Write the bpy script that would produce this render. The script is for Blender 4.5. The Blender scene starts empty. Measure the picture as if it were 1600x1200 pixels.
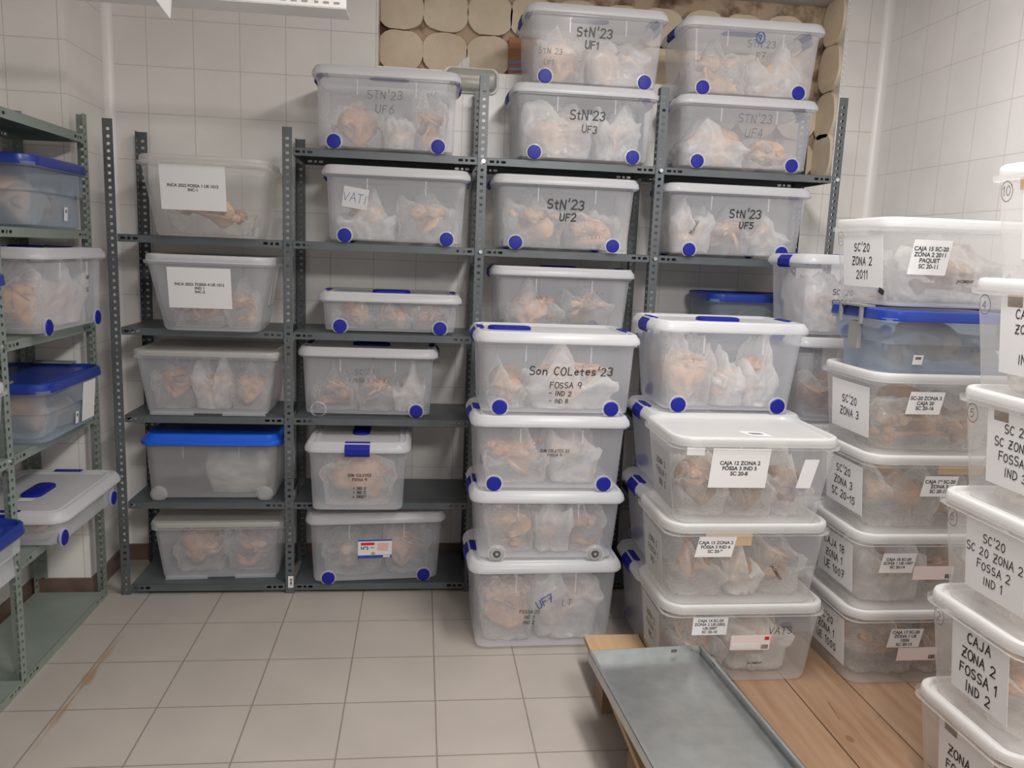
import bpy, math, random
from mathutils import Vector, Matrix, noise
R = math.radians
S = bpy.context.scene
COL = S.collection

# ------------------------------------------------------------------ camera
def add_camera():
    f, pitch, yaw, roll = 1251.7, 0.1628, 0.1176, 0.0398
    fwd = Vector((math.sin(yaw)*math.cos(pitch), math.cos(yaw)*math.cos(pitch), -math.sin(pitch)))
    rt = Vector((math.cos(yaw), -math.sin(yaw), 0)); up = rt.cross(fwd)
    c, s = math.cos(roll), math.sin(roll)
    a = rt*c + up*s; b = up*c - rt*s
    cam = bpy.data.cameras.new('camera'); o = bpy.data.objects.new('camera', cam); COL.objects.link(o)
    cam.sensor_width = 36; cam.lens = f/1600*36; cam.clip_start = .05
    m = Matrix((a, b, -fwd)).transposed().to_4x4(); m.translation = (0.5607, -3.5197, 1.5658)
    o.matrix_world = m; S.camera = o
add_camera()

# ------------------------------------------------------------------ world, ceiling lamp and added fill, exposure
S.view_settings.view_transform = 'Standard'; S.view_settings.look = 'None'
S.view_settings.gamma = 1; S.view_settings.use_curve_mapping = False
S.view_settings.exposure = 0.0
S.cycles.transparent_max_bounces = 40
S.cycles.max_bounces = 8; S.cycles.diffuse_bounces = 4; S.cycles.glossy_bounces = 3
S.cycles.sample_clamp_indirect = 4
W = bpy.data.worlds.new('world'); S.world = W; W.use_nodes = True
W.node_tree.nodes['Background'].inputs[0].default_value = (1, .97, .95, 1)
W.node_tree.nodes['Background'].inputs[1].default_value = .16
def area(name, loc, size, size_y, power, rot=(0, 0, 0), col=(1, .965, .93)):
    l = bpy.data.lights.new(name, 'AREA'); l.shape = 'RECTANGLE'; l.size = size; l.size_y = size_y
    l.energy = power; l.color = col
    o = bpy.data.objects.new(name, l); COL.objects.link(o); o.location = loc; o.rotation_euler = rot
area('ceiling_tube_and_fill_light', (1.45, -1.8, 2.9), .3, 1.2, 58, (0, R(-6), 0))
area('ceiling_tube_and_fill_light', (1.3, -4.3, 2.85), .6, .6, 96, (R(12), 0, 0))  # fill light added behind the camera to brighten box fronts and back wall

# ------------------------------------------------------------------ node helpers
def mat(name, col=(.8, .8, .8), rough=.5, metal=0, spec=.5):
    m = bpy.data.materials.new(name); m.use_nodes = True
    b = m.node_tree.nodes['Principled BSDF']
    b.inputs['Base Color'].default_value = (*col, 1); b.inputs['Roughness'].default_value = rough
    b.inputs['Metallic'].default_value = metal; b.inputs['Specular IOR Level'].default_value = spec
    return m
def N(m, t, **kw):
    n = m.node_tree.nodes.new(t)
    for k, v in kw.items(): setattr(n, k, v)
    return n
def LK(m, a, b): m.node_tree.links.new(a, b)
def BS(m): return m.node_tree.nodes['Principled BSDF']
def coords(m): return N(m, 'ShaderNodeTexCoord').outputs['Object']
def noise_mix(m, c1, c2, scale=8, detail=4, lo=.35, hi=.65, vec=None, socket='Base Color'):
    t = N(m, 'ShaderNodeTexNoise'); t.inputs['Scale'].default_value = scale; t.inputs['Detail'].default_value = detail
    LK(m, vec or coords(m), t.inputs['Vector'])
    r = N(m, 'ShaderNodeValToRGB'); r.color_ramp.elements[0].position = lo; r.color_ramp.elements[1].position = hi
    r.color_ramp.elements[0].color = (*c1, 1); r.color_ramp.elements[1].color = (*c2, 1)
    LK(m, t.outputs['Fac'], r.inputs['Fac'])
    if socket: LK(m, r.outputs['Color'], BS(m).inputs[socket])
    return r.outputs['Color']
def bump(m, scale, strength, dist=.01, detail=3, vec=None):
    if vec is None and dist > .04: vec = N(m, 'ShaderNodeNewGeometry').outputs['Position']
    t = N(m, 'ShaderNodeTexNoise'); t.inputs['Scale'].default_value = scale; t.inputs['Detail'].default_value = detail
    LK(m, vec or coords(m), t.inputs['Vector'])
    b = N(m, 'ShaderNodeBump'); b.inputs['Strength'].default_value = strength; b.inputs['Distance'].default_value = dist
    LK(m, t.outputs['Fac'], b.inputs['Height']); LK(m, b.outputs['Normal'], BS(m).inputs['Normal'])
def mth(m, op, a, b=None):
    n = N(m, 'ShaderNodeMath', operation=op)
    for i, v in enumerate((a, b)):
        if v is None: continue
        if isinstance(v, (int, float)): n.inputs[i].default_value = v
        else: LK(m, v, n.inputs[i])
    return n.outputs[0]
def grid_fac(m, u, v, su, sv, ou, ov, wu):
    """1 on grout lines of a tile grid"""
    out = []
    for c, s, o in ((u, su, ou), (v, sv, ov)):
        f = mth(m, 'FRACT', mth(m, 'DIVIDE', mth(m, 'SUBTRACT', c, o - 50*s), s))
        d = mth(m, 'MULTIPLY', mth(m, 'ABSOLUTE', mth(m, 'SUBTRACT', f, .5)), s)   # s/2 on the line
        out.append(mth(m, 'GREATER_THAN', d, s/2 - wu))
    return mth(m, 'MAXIMUM', *out)
def tile_mat(name, axes, su, sv, ou, ov, c, grout, wu, rough, stain=False):
    m = mat(name, c, rough); vec = coords(m)
    sp = N(m, 'ShaderNodeSeparateXYZ'); LK(m, vec, sp.inputs[0])
    g = grid_fac(m, sp.outputs[axes[0]], sp.outputs[axes[1]], su, sv, ou, ov, wu)
    base = noise_mix(m, tuple(x*.94 for x in c), tuple(min(1, x*1.04) for x in c), 3, 5, vec=vec, socket=None)
    mx = N(m, 'ShaderNodeMixRGB'); LK(m, g, mx.inputs[0]); LK(m, base, mx.inputs[1]); mx.inputs[2].default_value = (*grout, 1)
    res = mx.outputs[0]
    if stain:   # rust streak left on the floor along one grout line
        dx = mth(m, 'ABSOLUTE', mth(m, 'ADD', sp.outputs[0], .594))
        t = N(m, 'ShaderNodeTexNoise'); t.inputs['Scale'].default_value = 9; LK(m, vec, t.inputs['Vector'])
        w = mth(m, 'MULTIPLY', mth(m, 'POWER', t.outputs['Fac'], 3), .10)
        inx = mth(m, 'MAXIMUM', mth(m, 'SUBTRACT', 1, mth(m, 'DIVIDE', dx, w)), 0)
        iny = mth(m, 'MAXIMUM', mth(m, 'SUBTRACT', 1, mth(m, 'DIVIDE', mth(m, 'ABSOLUTE', mth(m, 'ADD', sp.outputs[1], .76)), .42)), 0)
        fac = mth(m, 'MULTIPLY', mth(m, 'MULTIPLY', inx, iny), 1.3)
        fac = mth(m, 'MINIMUM', fac, .75)
        m2 = N(m, 'ShaderNodeMixRGB'); LK(m, fac, m2.inputs[0]); LK(m, res, m2.inputs[1]); m2.inputs[2].default_value = (.30, .17, .08, 1)
        res = m2.outputs[0]
    LK(m, res, BS(m).inputs['Base Color'])
    b = N(m, 'ShaderNodeBump', invert=True); b.inputs['Strength'].default_value = .5; b.inputs['Distance'].default_value = .001
    LK(m, g, b.inputs['Height']); LK(m, b.outputs['Normal'], BS(m).inputs['Normal'])
    return m
def clear_plastic(name, tint, clear, rough=.25, edge=.0, bmp=None, trans=.5, tcol=(1, 1, 1)):
    """thin translucent plastic: part see-through, part milky (lit from both sides), a little gloss"""
    m = mat(name, tint, rough, spec=.5)
    nt = m.node_tree; out = nt.nodes['Material Output']
    tl = N(m, 'ShaderNodeBsdfTranslucent'); tl.inputs[0].default_value = (*tint, 1)
    mx = N(m, 'ShaderNodeMixShader'); mx.inputs[0].default_value = trans
    LK(m, BS(m).outputs[0], mx.inputs[1]); LK(m, tl.outputs[0], mx.inputs[2])
    tr = N(m, 'ShaderNodeBsdfTransparent'); tr.inputs[0].default_value = (*tcol, 1)
    m2 = N(m, 'ShaderNodeMixShader')
    lw = N(m, 'ShaderNodeLayerWeight'); lw.inputs[0].default_value = .5
    fac = mth(m, 'ADD', mth(m, 'MULTIPLY', mth(m, 'POWER', lw.outputs['Facing'], 2), edge), 1-clear)
    if bmp:
        bump(m, bmp[0], bmp[1], bmp[2]); LK(m, BS(m).inputs['Normal'].links[0].from_socket, lw.inputs['Normal'])
        t = N(m, 'ShaderNodeTexNoise'); t.inputs['Scale'].default_value = 7; t.inputs['Detail'].default_value = 3; t.inputs['Distortion'].default_value = .8
        LK(m, N(m, 'ShaderNodeNewGeometry').outputs['Position'], t.inputs['Vector'])
        r = mth(m, 'SUBTRACT', 1, mth(m, 'MULTIPLY', mth(m, 'ABSOLUTE', mth(m, 'SUBTRACT', t.outputs['Fac'], .5)), 7))
        fac = mth(m, 'ADD', fac, mth(m, 'MULTIPLY', mth(m, 'MAXIMUM', r, 0), bmp[3]))      # doubled film along folds
    fac = mth(m, 'MINIMUM', mth(m, 'MAXIMUM', fac, 0), 1)
    LK(m, fac, m2.inputs[0]); LK(m, tr.outputs[0], m2.inputs[1]); LK(m, mx.outputs[0], m2.inputs[2])
    LK(m, m2.outputs[0], out.inputs['Surface'])
    return m

M = {}
M['wall'] = tile_mat('white wall tile', (0, 2), .2025, .205, -.476, 2.326, (.74, .715, .69), (.52, .49, .46), .0016, .3)
M['wall_strip'] = tile_mat('white wall tile beside the recess', (0, 2), .2025, .212, 2.72, 2.44, (.74, .715, .69), (.52, .49, .46), .0016, .3)
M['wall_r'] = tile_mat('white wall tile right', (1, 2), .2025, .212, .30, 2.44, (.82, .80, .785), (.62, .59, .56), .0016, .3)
M['wall_l'] = tile_mat('white wall tile left', (1, 2), .2025, .205, .30, 2.326, (.74, .715, .69), (.52, .49, .46), .0016, .3)
M['floor'] = tile_mat('beige floor tile', (0, 1), .3127, .3127, -.2965, -.2875, (.40, .36, .325), (.22, .19, .165), .0026, .38, stain=True)
M['paint'] = mat('white ceiling paint', (.8, .79, .77), .8)
M['soffit'] = mat('grey soffit plaster', (.55, .55, .54), .8)
M['skirt'] = mat('brown skirting tile', (.14, .095, .08), .35); noise_mix(M['skirt'], (.12, .08, .066), (.165, .11, .09), 12)
M['trim'] = mat('white cove trim', (.8, .78, .76), .35)
M['plaster'] = mat('rough brown plaster', (.4, .28, .18), .9); noise_mix(M['plaster'], (.16, .095, .06), (.60, .46, .33), 9, 6, .36, .52); bump(M['plaster'], 30, .8, .02)
M['pad'] = mat('cream tile adhesive', (.74, .63, .48), .85); noise_mix(M['pad'], (.70, .59, .45), (.80, .69, .54), 6, 4); bump(M['pad'], 45, .25, .01)
M['steel'] = mat('dark grey enamelled steel', (.09, .105, .112), .4, .2); noise_mix(M['steel'], (.082, .095, .104), (.107, .122, .131), 5)
M['green'] = mat('grey green enamelled steel', (.27, .32, .285), .42, .15); noise_mix(M['green'], (.21, .255, .225), (.25, .295, .265), 5)
M['galv'] = mat('galvanised steel', (.42, .47, .48), .3, .85); noise_mix(M['galv'], (.45, .475, .475), (.52, .54, .54), 20, 6); bump(M['galv'], 5, .06, .02)
M['bolt'] = mat('zinc bolt', (.6, .6, .58), .3, 1)
M['wood'] = mat('pine pallet wood', (.5, .33, .19), .65)
def wood(m, c1, c2):
    mp = N(m, 'ShaderNodeMapping'); mp.inputs['Scale'].default_value = (9, .7, 9); LK(m, coords(m), mp.inputs[0])
    noise_mix(m, c1, c2, 3.2, 7, .3, .7, vec=mp.outputs[0]); bump(m, 12, .15, .005, vec=mp.outputs[0])
wood(M['wood'], (.20, .112, .062), (.29, .188, .118))
M['board'] = mat('pale pine board', (.6, .42, .25), .65); wood(M['board'], (.42, .27, .15), (.52, .35, .21))
M['knot'] = mat('dark wood knot', (.16, .085, .04), .7)
M['box'] = clear_plastic('frosted clear plastic', (.90, .92, .99), .745, .18, .22, trans=.2)
M['box_s'] = clear_plastic('frosted clear plastic milky', (.86, .86, .86), .78, .22, .22, trans=.35)
M['box_b'] = clear_plastic('frosted clear plastic bluish', (.66, .76, .88), .68, .22, .25, tcol=(.88, .94, 1))
M['box_f'] = clear_plastic('frosted matt plastic', (.76, .76, .76), .58, .45, .2)
M['lid'] = clear_plastic('white translucent lid plastic', (.80, .81, .84), .24, .3, .3, trans=.4)
M['lid_s'] = clear_plastic('milky lid plastic', (.80, .80, .80), .28, .3, .3, trans=.4)
M['lid_g'] = clear_plastic('greyish clear lid plastic', (.72, .71, .69), .3, .35, .25, trans=.4)
M['lid_c'] = clear_plastic('clear lid plastic', (.84, .82, .80), .5, .3, .3)
M['blue'] = mat('royal blue plastic', (.004, .009, .23), .5, spec=.35)
M['blue_lid'] = mat('dark blue lid plastic', (.012, .035, .25), .3)
M['blue_bright'] = mat('bright blue lid plastic', (.01, .10, .62), .32)
M['latch'] = mat('grey latch plastic', (.2, .2, .195), .45)
M['greywheel'] = mat('grey wheel plastic', (.33, .33, .32), .35)
M['darkhub'] = mat('dark hub', (.07, .07, .07), .4)
M['clearwheel'] = clear_plastic('clear wheel plastic', (.7, .7, .7), .5, .2, .4)
M['paper'] = mat('white paper', (.66, .655, .665), .7)
M['paper_thin'] = clear_plastic('thin white paper', (.70, .70, .71), .06, .7, 0, trans=.35)
M['card'] = mat('brown tape', (.50, .36, .22), .5)
M['ink'] = mat('black marker ink', (.012, .012, .014), .5)
M['inkgrey'] = mat('faded marker ink', (.11, .11, .12), .6)
M['inkblue'] = mat('blue marker ink', (.03, .08, .26), .5)
M['inkbrown'] = mat('brown marker ink', (.12, .07, .05), .5)
M['print'] = mat('printed black', (.03, .03, .032), .6)
M['red'] = mat('printed red', (.55, .02, .03), .5)
M['pink'] = mat('printed pink', (.68, .42, .40), .5)
M['gold'] = mat('printed gold', (.45, .30, .10), .5)
M['navy'] = mat('printed blue', (.02, .05, .36), .5)
M['sticker'] = mat('pinkish white sticker', (.72, .62, .61), .6)
M['bag'] = clear_plastic('clear bag film', (.90, .87, .83), .93, .12, .55, (11, .7, .05, .16), .4)
M['milk'] = clear_plastic('milky bag film', (.93, .92, .90), .62, .2, .45, (10, .7, .05, .22), .4)
M['haze'] = clear_plastic('hazy bag film', (.91, .89, .86), .88, .15, .55, (11, .7, .05, .16), .4)
M['bone'] = mat('tan bone', (.55, .35, .2), .65); noise_mix(M['bone'], (.26, .115, .045), (.56, .30, .14), 14, 6); bump(M['bone'], 60, .3, .01)
M['bone_pale'] = mat('pale bone', (.68, .5, .34), .65); noise_mix(M['bone_pale'], (.36, .19, .095), (.66, .41, .24), 12, 6); bump(M['bone_pale'], 60, .3, .01)
M['bone_brown'] = mat('brown bone', (.33, .19, .1), .7); noise_mix(M['bone_brown'], (.13, .06, .025), (.33, .17, .08), 14, 6); bump(M['bone_brown'], 60, .4, .01)
M['lampwhite'] = clear_plastic('yellowed diffuser', (.84, .83, .76), .45, .2, .4)
M['white_metal'] = mat('white painted metal', (.82, .82, .81), .4)
M['dark'] = mat('dark hole', (.03, .028, .026), .8)
M['azul'] = mat('blue glaze', (.06, .08, .30), .25)
M['terra'] = mat('terracotta', (.40, .18, .09), .7)

# ------------------------------------------------------------------ mesh helpers
class MB:
    def __init__(s): s.v = []; s.f = []
    def add(s, vs, fs):
        o = len(s.v); s.v += [tuple(p) for p in vs]; s.f += [tuple(i+o for i in f) for f in fs]; return s
    def box(s, x0, x1, y0, y1, z0, z1):
        v = [(x, y, z) for x in (x0, x1) for y in (y0, y1) for z in (z0, z1)]
        return s.add(v, [(0, 1, 3, 2), (4, 6, 7, 5), (0, 4, 5, 1), (2, 3, 7, 6), (0, 2, 6, 4), (1, 5, 7, 3)])
    def loft(s, rings, cap0=True, cap1=True):
        n = len(rings[0]); vs = [p for r in rings for p in r]; fs = []
        for k in range(len(rings)-1):
            for i in range(n):
                j = (i+1) % n; fs.append((k*n+i, k*n+j, (k+1)*n+j, (k+1)*n+i))
        if cap0: fs.append(tuple(range(n))[::-1])
        if cap1: fs.append(tuple((len(rings)-1)*n+i for i in range(n)))
        return s.add(vs, fs)
    def cyl(s, c, r, h, axis='z', n=24, r2=None):
        r2 = r if r2 is None else r2; rings = []
        for rr_, t in ((r, 0), (r2, h)):
            ring = []
            for i in range(n):
                a = 2*math.pi*i/n; p = (rr_*math.cos(a), rr_*math.sin(a), t)
                if axis == 'y': p = (p[0], -p[2], p[1])      # grows towards -y
                if axis == 'x': p = (p[2], p[0], p[1])
                ring.append((p[0]+c[0], p[1]+c[1], p[2]+c[2]))
            rings.append(ring)
        return s.loft(rings)
    def prism(s, poly, t0, t1, axis='y'):
        n = len(poly)
        def P(u, v, t): return (u, t, v) if axis == 'y' else ((t, u, v) if axis == 'x' else (u, v, t))
        return s.add([P(u, v, t0) for u, v in poly] + [P(u, v, t1) for u, v in poly],
                     [tuple(range(n))[::-1], tuple(range(n, 2*n))] + [(i, (i+1) % n, n+(i+1) % n, n+i) for i in range(n)])
    def mesh(s, name, smooth=35):
        me = bpy.data.meshes.new(name); me.from_pydata(s.v, [], s.f); me.update()
        import bmesh
        b = bmesh.new(); b.from_mesh(me); bmesh.ops.recalc_face_normals(b, faces=b.faces); b.to_mesh(me); b.free()
        if smooth:
            me.polygons.foreach_set('use_smooth', [True]*len(me.polygons)); me.set_sharp_from_angle(angle=R(smooth))
        return me
def ob(name, me, m, parent=None, loc=(0, 0, 0), rot=(0, 0, 0), scale=None):
    if isinstance(me, MB): me = me.mesh(name)
    if m is not None and not me.materials: me.materials.append(m)
    o = bpy.data.objects.new(name, me); COL.objects.link(o)
    o.location = loc; o.rotation_euler = rot
    if scale is not None: o.scale = scale
    if parent: o.parent = parent
    return o
def tag(o, label=None, cat=None, group=None, kind=None):
    for k, v in (('label', label), ('category', cat), ('group', group), ('kind', kind)):
        if v: o[k] = v
    return o
def thing(name, label, cat, loc=(0, 0, 0), rz=0, group=None):
    o = bpy.data.objects.new(name, None); COL.objects.link(o); o.location = loc; o.rotation_euler = (0, 0, rz)
    o.empty_display_size = .05
    return tag(o, label, cat, group)
def rr(L, Wd, r, z, n=5):
    r = min(r, L/2-.001, Wd/2-.001); out = []
    for k, (sx, sy) in enumerate(((1, 1), (-1, 1), (-1, -1), (1, -1))):
        for i in range(n+1):
            a = math.pi/2*(k + i/n)
            out.append((sx*(L/2-r)+r*math.cos(a), sy*(Wd/2-r)+r*math.sin(a), z))
    return out
def hole_plate(length, width, holes, th=.0016, slot=False):
    """flat perforated strip in the XZ plane (x = width, z = length), thickness along y; holes = [(x, z, hw, hh)]"""
    b = MB(); hs = sorted(holes, key=lambda h: h[1]); rows = {}
    for h in hs: rows.setdefault(round(h[1], 5), []).append(h)
    zc = 0
    def slab(x0, x1, z0, z1): b.box(x0, x1, 0, th, z0, z1)
    for z, row in sorted(rows.items()):
        hh = max(h[3] for h in row) + .0004
        if z-hh > zc+1e-6: slab(-width/2, width/2, zc, z-hh)
        row = sorted(row); xs = [-width/2] + [(row[i][0]+row[i+1][0])/2 for i in range(len(row)-1)] + [width/2]
        for i, (hx, hz, hw, hv) in enumerate(row):
            x0, x1, z0, z1 = xs[i], xs[i+1], z-hh, z+hh; n = 12
            inner = [(hx+hw*max(-1, min(1, 1.25*math.cos(2*math.pi*(k+.5)/n))), hz+hv*max(-1, min(1, 1.25*math.sin(2*math.pi*(k+.5)/n)))) for k in range(n)]
            outer = []
            for k in range(n):
                a = 2*math.pi*(k+.5)/n; c, s_ = math.cos(a), math.sin(a); t = 1/max(abs(c), abs(s_))
                outer.append(((x0+x1)/2+(x1-x0)/2*max(-1, min(1, c*t)), (z0+z1)/2+(z1-z0)/2*max(-1, min(1, s_*t))))
            cs = [(x1, z1), (x0, z1), (x0, z0), (x1, z0)]
            for y in (0, th):
                o = len(b.v); b.v += [(u, y, w) for u, w in inner+outer+cs]
                for k in range(n):
                    j = (k+1) % n; b.f.append((o+k, o+j, o+n+j, o+n+k))
                for q, k in enumerate((1, 4, 7, 10)):
                    b.f.append((o+n+k % n, o+n+(k-1) % n, o+2*n+q))
            o2 = len(b.v); b.v += [(u, 0, w) for u, w in inner] + [(u, th, w) for u, w in inner]
            for k in range(n):
                j = (k+1) % n; b.f.append((o2+k, o2+j, o2+n+j, o2+n+k))
        zc = z+hh
    if zc < length-1e-6: slab(-width/2, width/2, zc, length)
    return b
def xform(b, fn):
    b.v = [fn(*p) for p in b.v]; return b
def merge(*bs):
    r = MB()
    for b in bs: r.add(b.v, b.f)
    return r

# ------------------------------------------------------------------ writing
_c = lambda cx, cy, rx, ry, a0, a1, n=9: [v for i in range(n) for v in (cx+rx*math.cos(R(a0+(a1-a0)*i/(n-1))), cy+ry*math.sin(R(a0+(a1-a0)*i/(n-1))))]
GL = {
 'A': [[0, 0, 2, 6, 4, 0], [.8, 2.2, 3.2, 2.2]], 'C': [_c(2.2, 3, 2, 3, 50, 310)], 'D': [[.3, 0, .3, 6] + _c(.6, 3, 3.2, 3, 90, -90) + [.3, 0]],
 'E': [[3.6, 6, .4, 6, .4, 0, 3.6, 0], [.4, 3.1, 3, 3.1]], 'F': [[3.6, 6, .4, 6, .4, 0], [.4, 3.2, 3, 3.2]],
 'G': [_c(2.2, 3, 2, 3, 50, 340) + [4, 2.6, 2.6, 2.6]],
 'I': [[1, 0, 1, 6]], 'J': [[3, 6, 3, 1.5] + _c(1.7, 1.4, 1.3, 1.4, 0, -160, 6)], 'K': [[.4, 0, .4, 6], [3.6, 6, .5, 3, 3.7, 0]],
 'L': [[.4, 6, .4, 0, 3.4, 0]], 'M': [[0, 0, .3, 6, 2, 2.5, 3.8, 6, 4.1, 0]], 'N': [[.2, 0, .2, 6, 3.6, 0, 3.6, 6]],
 'O': [_c(2, 3, 1.9, 3, 95, 455, 13)], 'P': [[.4, 0, .4, 6] + _c(.8, 4.4, 2.4, 1.6, 90, -90, 7) + [.4, 2.8]],
 'Q': [_c(2, 3, 1.9, 3, 95, 455, 13), [2.4, 1.4, 4, -.4]],
 'R': [[.4, 0, .4, 6] + _c(.8, 4.5, 2.4, 1.5, 90, -90, 7) + [.6, 3, 3.6, 0]],
 'S': [_c(2, 4.5, 1.7, 1.5, 40, 250, 8) + _c(1.9, 1.5, 1.8, 1.5, 80, -140, 9)],
 'T': [[0, 6, 4, 6], [2, 6, 2, 0]], 'U': [[.3, 6, .3, 2] + _c(2, 1.9, 1.7, 1.9, 180, 360, 8) + [3.7, 6]],
 'V': [[0, 6, 2, 0, 4, 6]], 'Z': [[.2, 6, 3.8, 6, .2, 0, 3.9, 0], [1, 3, 3, 3.1]], 'B': [[.4, 0, .4, 6] + _c(.8, 4.6, 2.2, 1.4, 90, -90, 6) + _c(.8, 1.6, 2.7, 1.6, 90, -90, 6) + [.4, 0]],
 '0': [_c(1.8, 3, 1.6, 3, 95, 455, 13)], '1': [[.2, 4.6, 1.5, 6, 1.5, 0]], '2': [_c(1.8, 4.4, 1.6, 1.6, 160, -40, 8) + [.2, 0, 3.7, 0]],
 '3': [_c(1.6, 4.5, 1.6, 1.5, 150, -80, 8) + _c(1.6, 1.5, 1.8, 1.5, 85, -150, 8)], '4': [[2.6, 0, 2.6, 6, 0, 2, 3.8, 2]],
 '5': [[3.4, 6, .6, 6, .4, 3.4] + _c(1.6, 1.9, 1.8, 1.9, 110, -140, 9)], '6': [[3, 6, 1, 3.6] + _c(1.8, 1.8, 1.6, 1.8, 160, -200, 12)],
 '7': [[.2, 6, 3.6, 6, 1.4, 0], [1, 3, 3.2, 3.2]], '8': [_c(1.8, 4.5, 1.4, 1.5, 90, 450, 10), _c(1.8, 1.5, 1.7, 1.5, 90, 450, 10)],
 '9': [_c(1.8, 4.2, 1.6, 1.8, 0, 360, 12), [3.4, 4.4, 2.6, 0]], "'": [[1, 7, .7, 5]], '-': [[.3, 2.8, 2.8, 2.8]], '+': [[.3, 2.8, 3, 2.8], [1.6, 1.4, 1.6, 4.2]],
 '.': [[.6, 0, 1, .4]], '/': [[0, 0, 3, 6]],
 'o': [_c(1.6, 1.7, 1.5, 1.7, 95, 455, 11)], 'n': [[.3, 0, .3, 3.3], [.3, 2] + _c(1.7, 1.9, 1.3, 1.4, 160, 0, 6) + [3, 0]],
 'l': [[.6, 6, .6, 0]], 'e': [[.2, 1.8, 3, 1.9] + _c(1.6, 1.7, 1.4, 1.7, 10, 310, 9)], 't': [[1, 5, 1, .6, 1.8, 0], [0, 3.6, 2.2, 3.6]],
 's': [_c(1.5, 2.5, 1.2, .9, 40, 250, 6) + _c(1.4, .8, 1.3, .8, 80, -140, 7)], 'a': [_c(1.5, 1.6, 1.4, 1.6, 40, 400, 10), [2.9, 3.3, 2.9, 0]],
 'd': [_c(1.5, 1.6, 1.4, 1.6, 40, 400, 10), [2.9, 6, 2.9, 0]], 'i': [[.5, 3.3, .5, 0], [.5, 4.6, .6, 4.9]], 'r': [[.3, 3.3, .3, 0], [.3, 2.2, 1.2, 3.3, 2, 3.2]],
}
GW = {'I': 2, '1': 2.4, "'": 1.6, '-': 3.2, '.': 1.6, ' ': 2.6, 'M': 4.6, 'l': 1.4, 'i': 1.4, 't': 2.6, 'r': 2.4, 'n': 3.5, 'o': 3.5, 's': 3.2, 'e': 3.4, '+': 3.4}
def hand(lines, h, w=None, lw=.0026, seed=0, slant=.08, gap=1.75, ring=False):
    """marker handwriting in the XZ plane facing -y, centred on the origin"""
    rnd = random.Random(seed); b = MB(); y = 0
    def stroke(p):
        for k in range(len(p)-1):
            (x0, z0), (x1, z1) = p[k], p[k+1]; d = math.hypot(x1-x0, z1-z0) or 1e-6
            ux, uz = (x1-x0)/d*lw/2, (z1-z0)/d*lw/2; yy = -.0002 - .00005*(k % 3)
            q = [(x0-ux-uz, yy, z0-uz+ux), (x0-ux+uz, yy, z0-uz-ux), (x1+ux+uz, yy, z1+uz-ux), (x1+ux-uz, yy, z1+uz+ux)]
            b.add(q, [(0, 1, 2, 3)])
    hs = h if isinstance(h, (list, tuple)) else [h]*len(lines)
    zt = sum(hs)*gap/2
    for t, hh in zip(lines, hs):
        s = hh/6; tw = sum(GW.get(c, 4)+1.1 for c in t)*s; x = -tw/2; z = zt - hh*(gap+1)/2
        for c in t:
            j = rnd.uniform(-.35, .35); sc = rnd.uniform(.92, 1.08)
            for st in GL.get(c, []):
                stroke([(x+(st[i]*sc+slant*st[i+1])*s, z+(st[i+1]*sc+j)*s) for i in range(0, len(st), 2)])
            x += (GW.get(c, 4)+1.1)*s
        zt -= hh*gap
    if ring:
        r = hs[0]*1.05; stroke([(r*.85*math.cos(2*math.pi*i/16+.3)*rnd.uniform(.95, 1.05), r*1.08*math.sin(2*math.pi*i/16+.3)) for i in range(18)])
    return b
def printed(text, w, h, parent, loc=(0, 0, 0), m=None, name='printed_text', bold=.03, space=1.0):
    c = bpy.data.curves.new(name, 'FONT'); c.body = text; c.align_x = 'CENTER'; c.align_y = 'CENTER'; c.size = 1; c.offset = bold; c.space_line = space
    f = bpy.data.objects.new(name, c); COL.objects.link(f)
    dg = bpy.context.evaluated_depsgraph_get(); me = bpy.data.meshes.new_from_object(f.evaluated_get(dg)); me.name = name
    bpy.data.objects.remove(f); bpy.data.curves.remove(c)
    xs = [v.co.x for v in me.vertices]; ys = [v.co.y for v in me.vertices]
    s = min(w/(max(xs)-min(xs)), h/(max(ys)-min(ys))); cx, cy = (max(xs)+min(xs))/2, (max(ys)+min(ys))/2
    me.transform(Matrix.Rotation(R(90), 4, 'X') @ Matrix.Scale(s, 4) @ Matrix.Translation((-cx, -cy, 0)))
    me.materials.clear()
    return ob(name, me, m or M['print'], parent, loc)

# ------------------------------------------------------------------ the room
YW, XR, XL, XP = .42, 2.821, -1.10, -.855
NX0, NX1, NXM, NZ0, NZ1, NZL = .343, 2.60, 1.95, 2.392, 2.865, 1.99
NB = .64
def struct(name, b, m, parent=None):
    o = ob(name, b, m, parent)
    if not parent: o['kind'] = 'structure'
    return o
struct('floor', MB().box(-1.3, 3.1, -5.2, .9, -.05, 0), M['floor'])
struct('ceiling', MB().box(-1.3, 3.1, -5.2, .9, 3.0, 3.06), M['paint'])
wb = MB()
wb.box(XP, NX0, YW, YW+.1, 0, 3.0)
wb.box(NX0, NXM, YW, YW+.1, 0, NZ0); wb.box(NXM, NX1, YW, YW+.1, 0, NZL)
wb.box(NX0, NX1, YW, YW+.1, NZ1, 3.0)
back = struct('wall_back', wb, M['wall'])
struct('wall_back_right', MB().box(NX1, XR, YW, YW+.1, 0, 3.0), M['wall_strip'])
struct('wall_right', MB().box(XR, XR+.1, -5.2, YW+.1, 0, 3.0), M['wall_r'])
struct('wall_left', MB().box(XL-.1, XL, -5.2, .005, 0, 3.0), M['wall_l'])
pc = struct('wall_left_pillar', MB().box(XL-.1, XP, .005, YW+.1, 0, 3.0), M['wall'])
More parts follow.
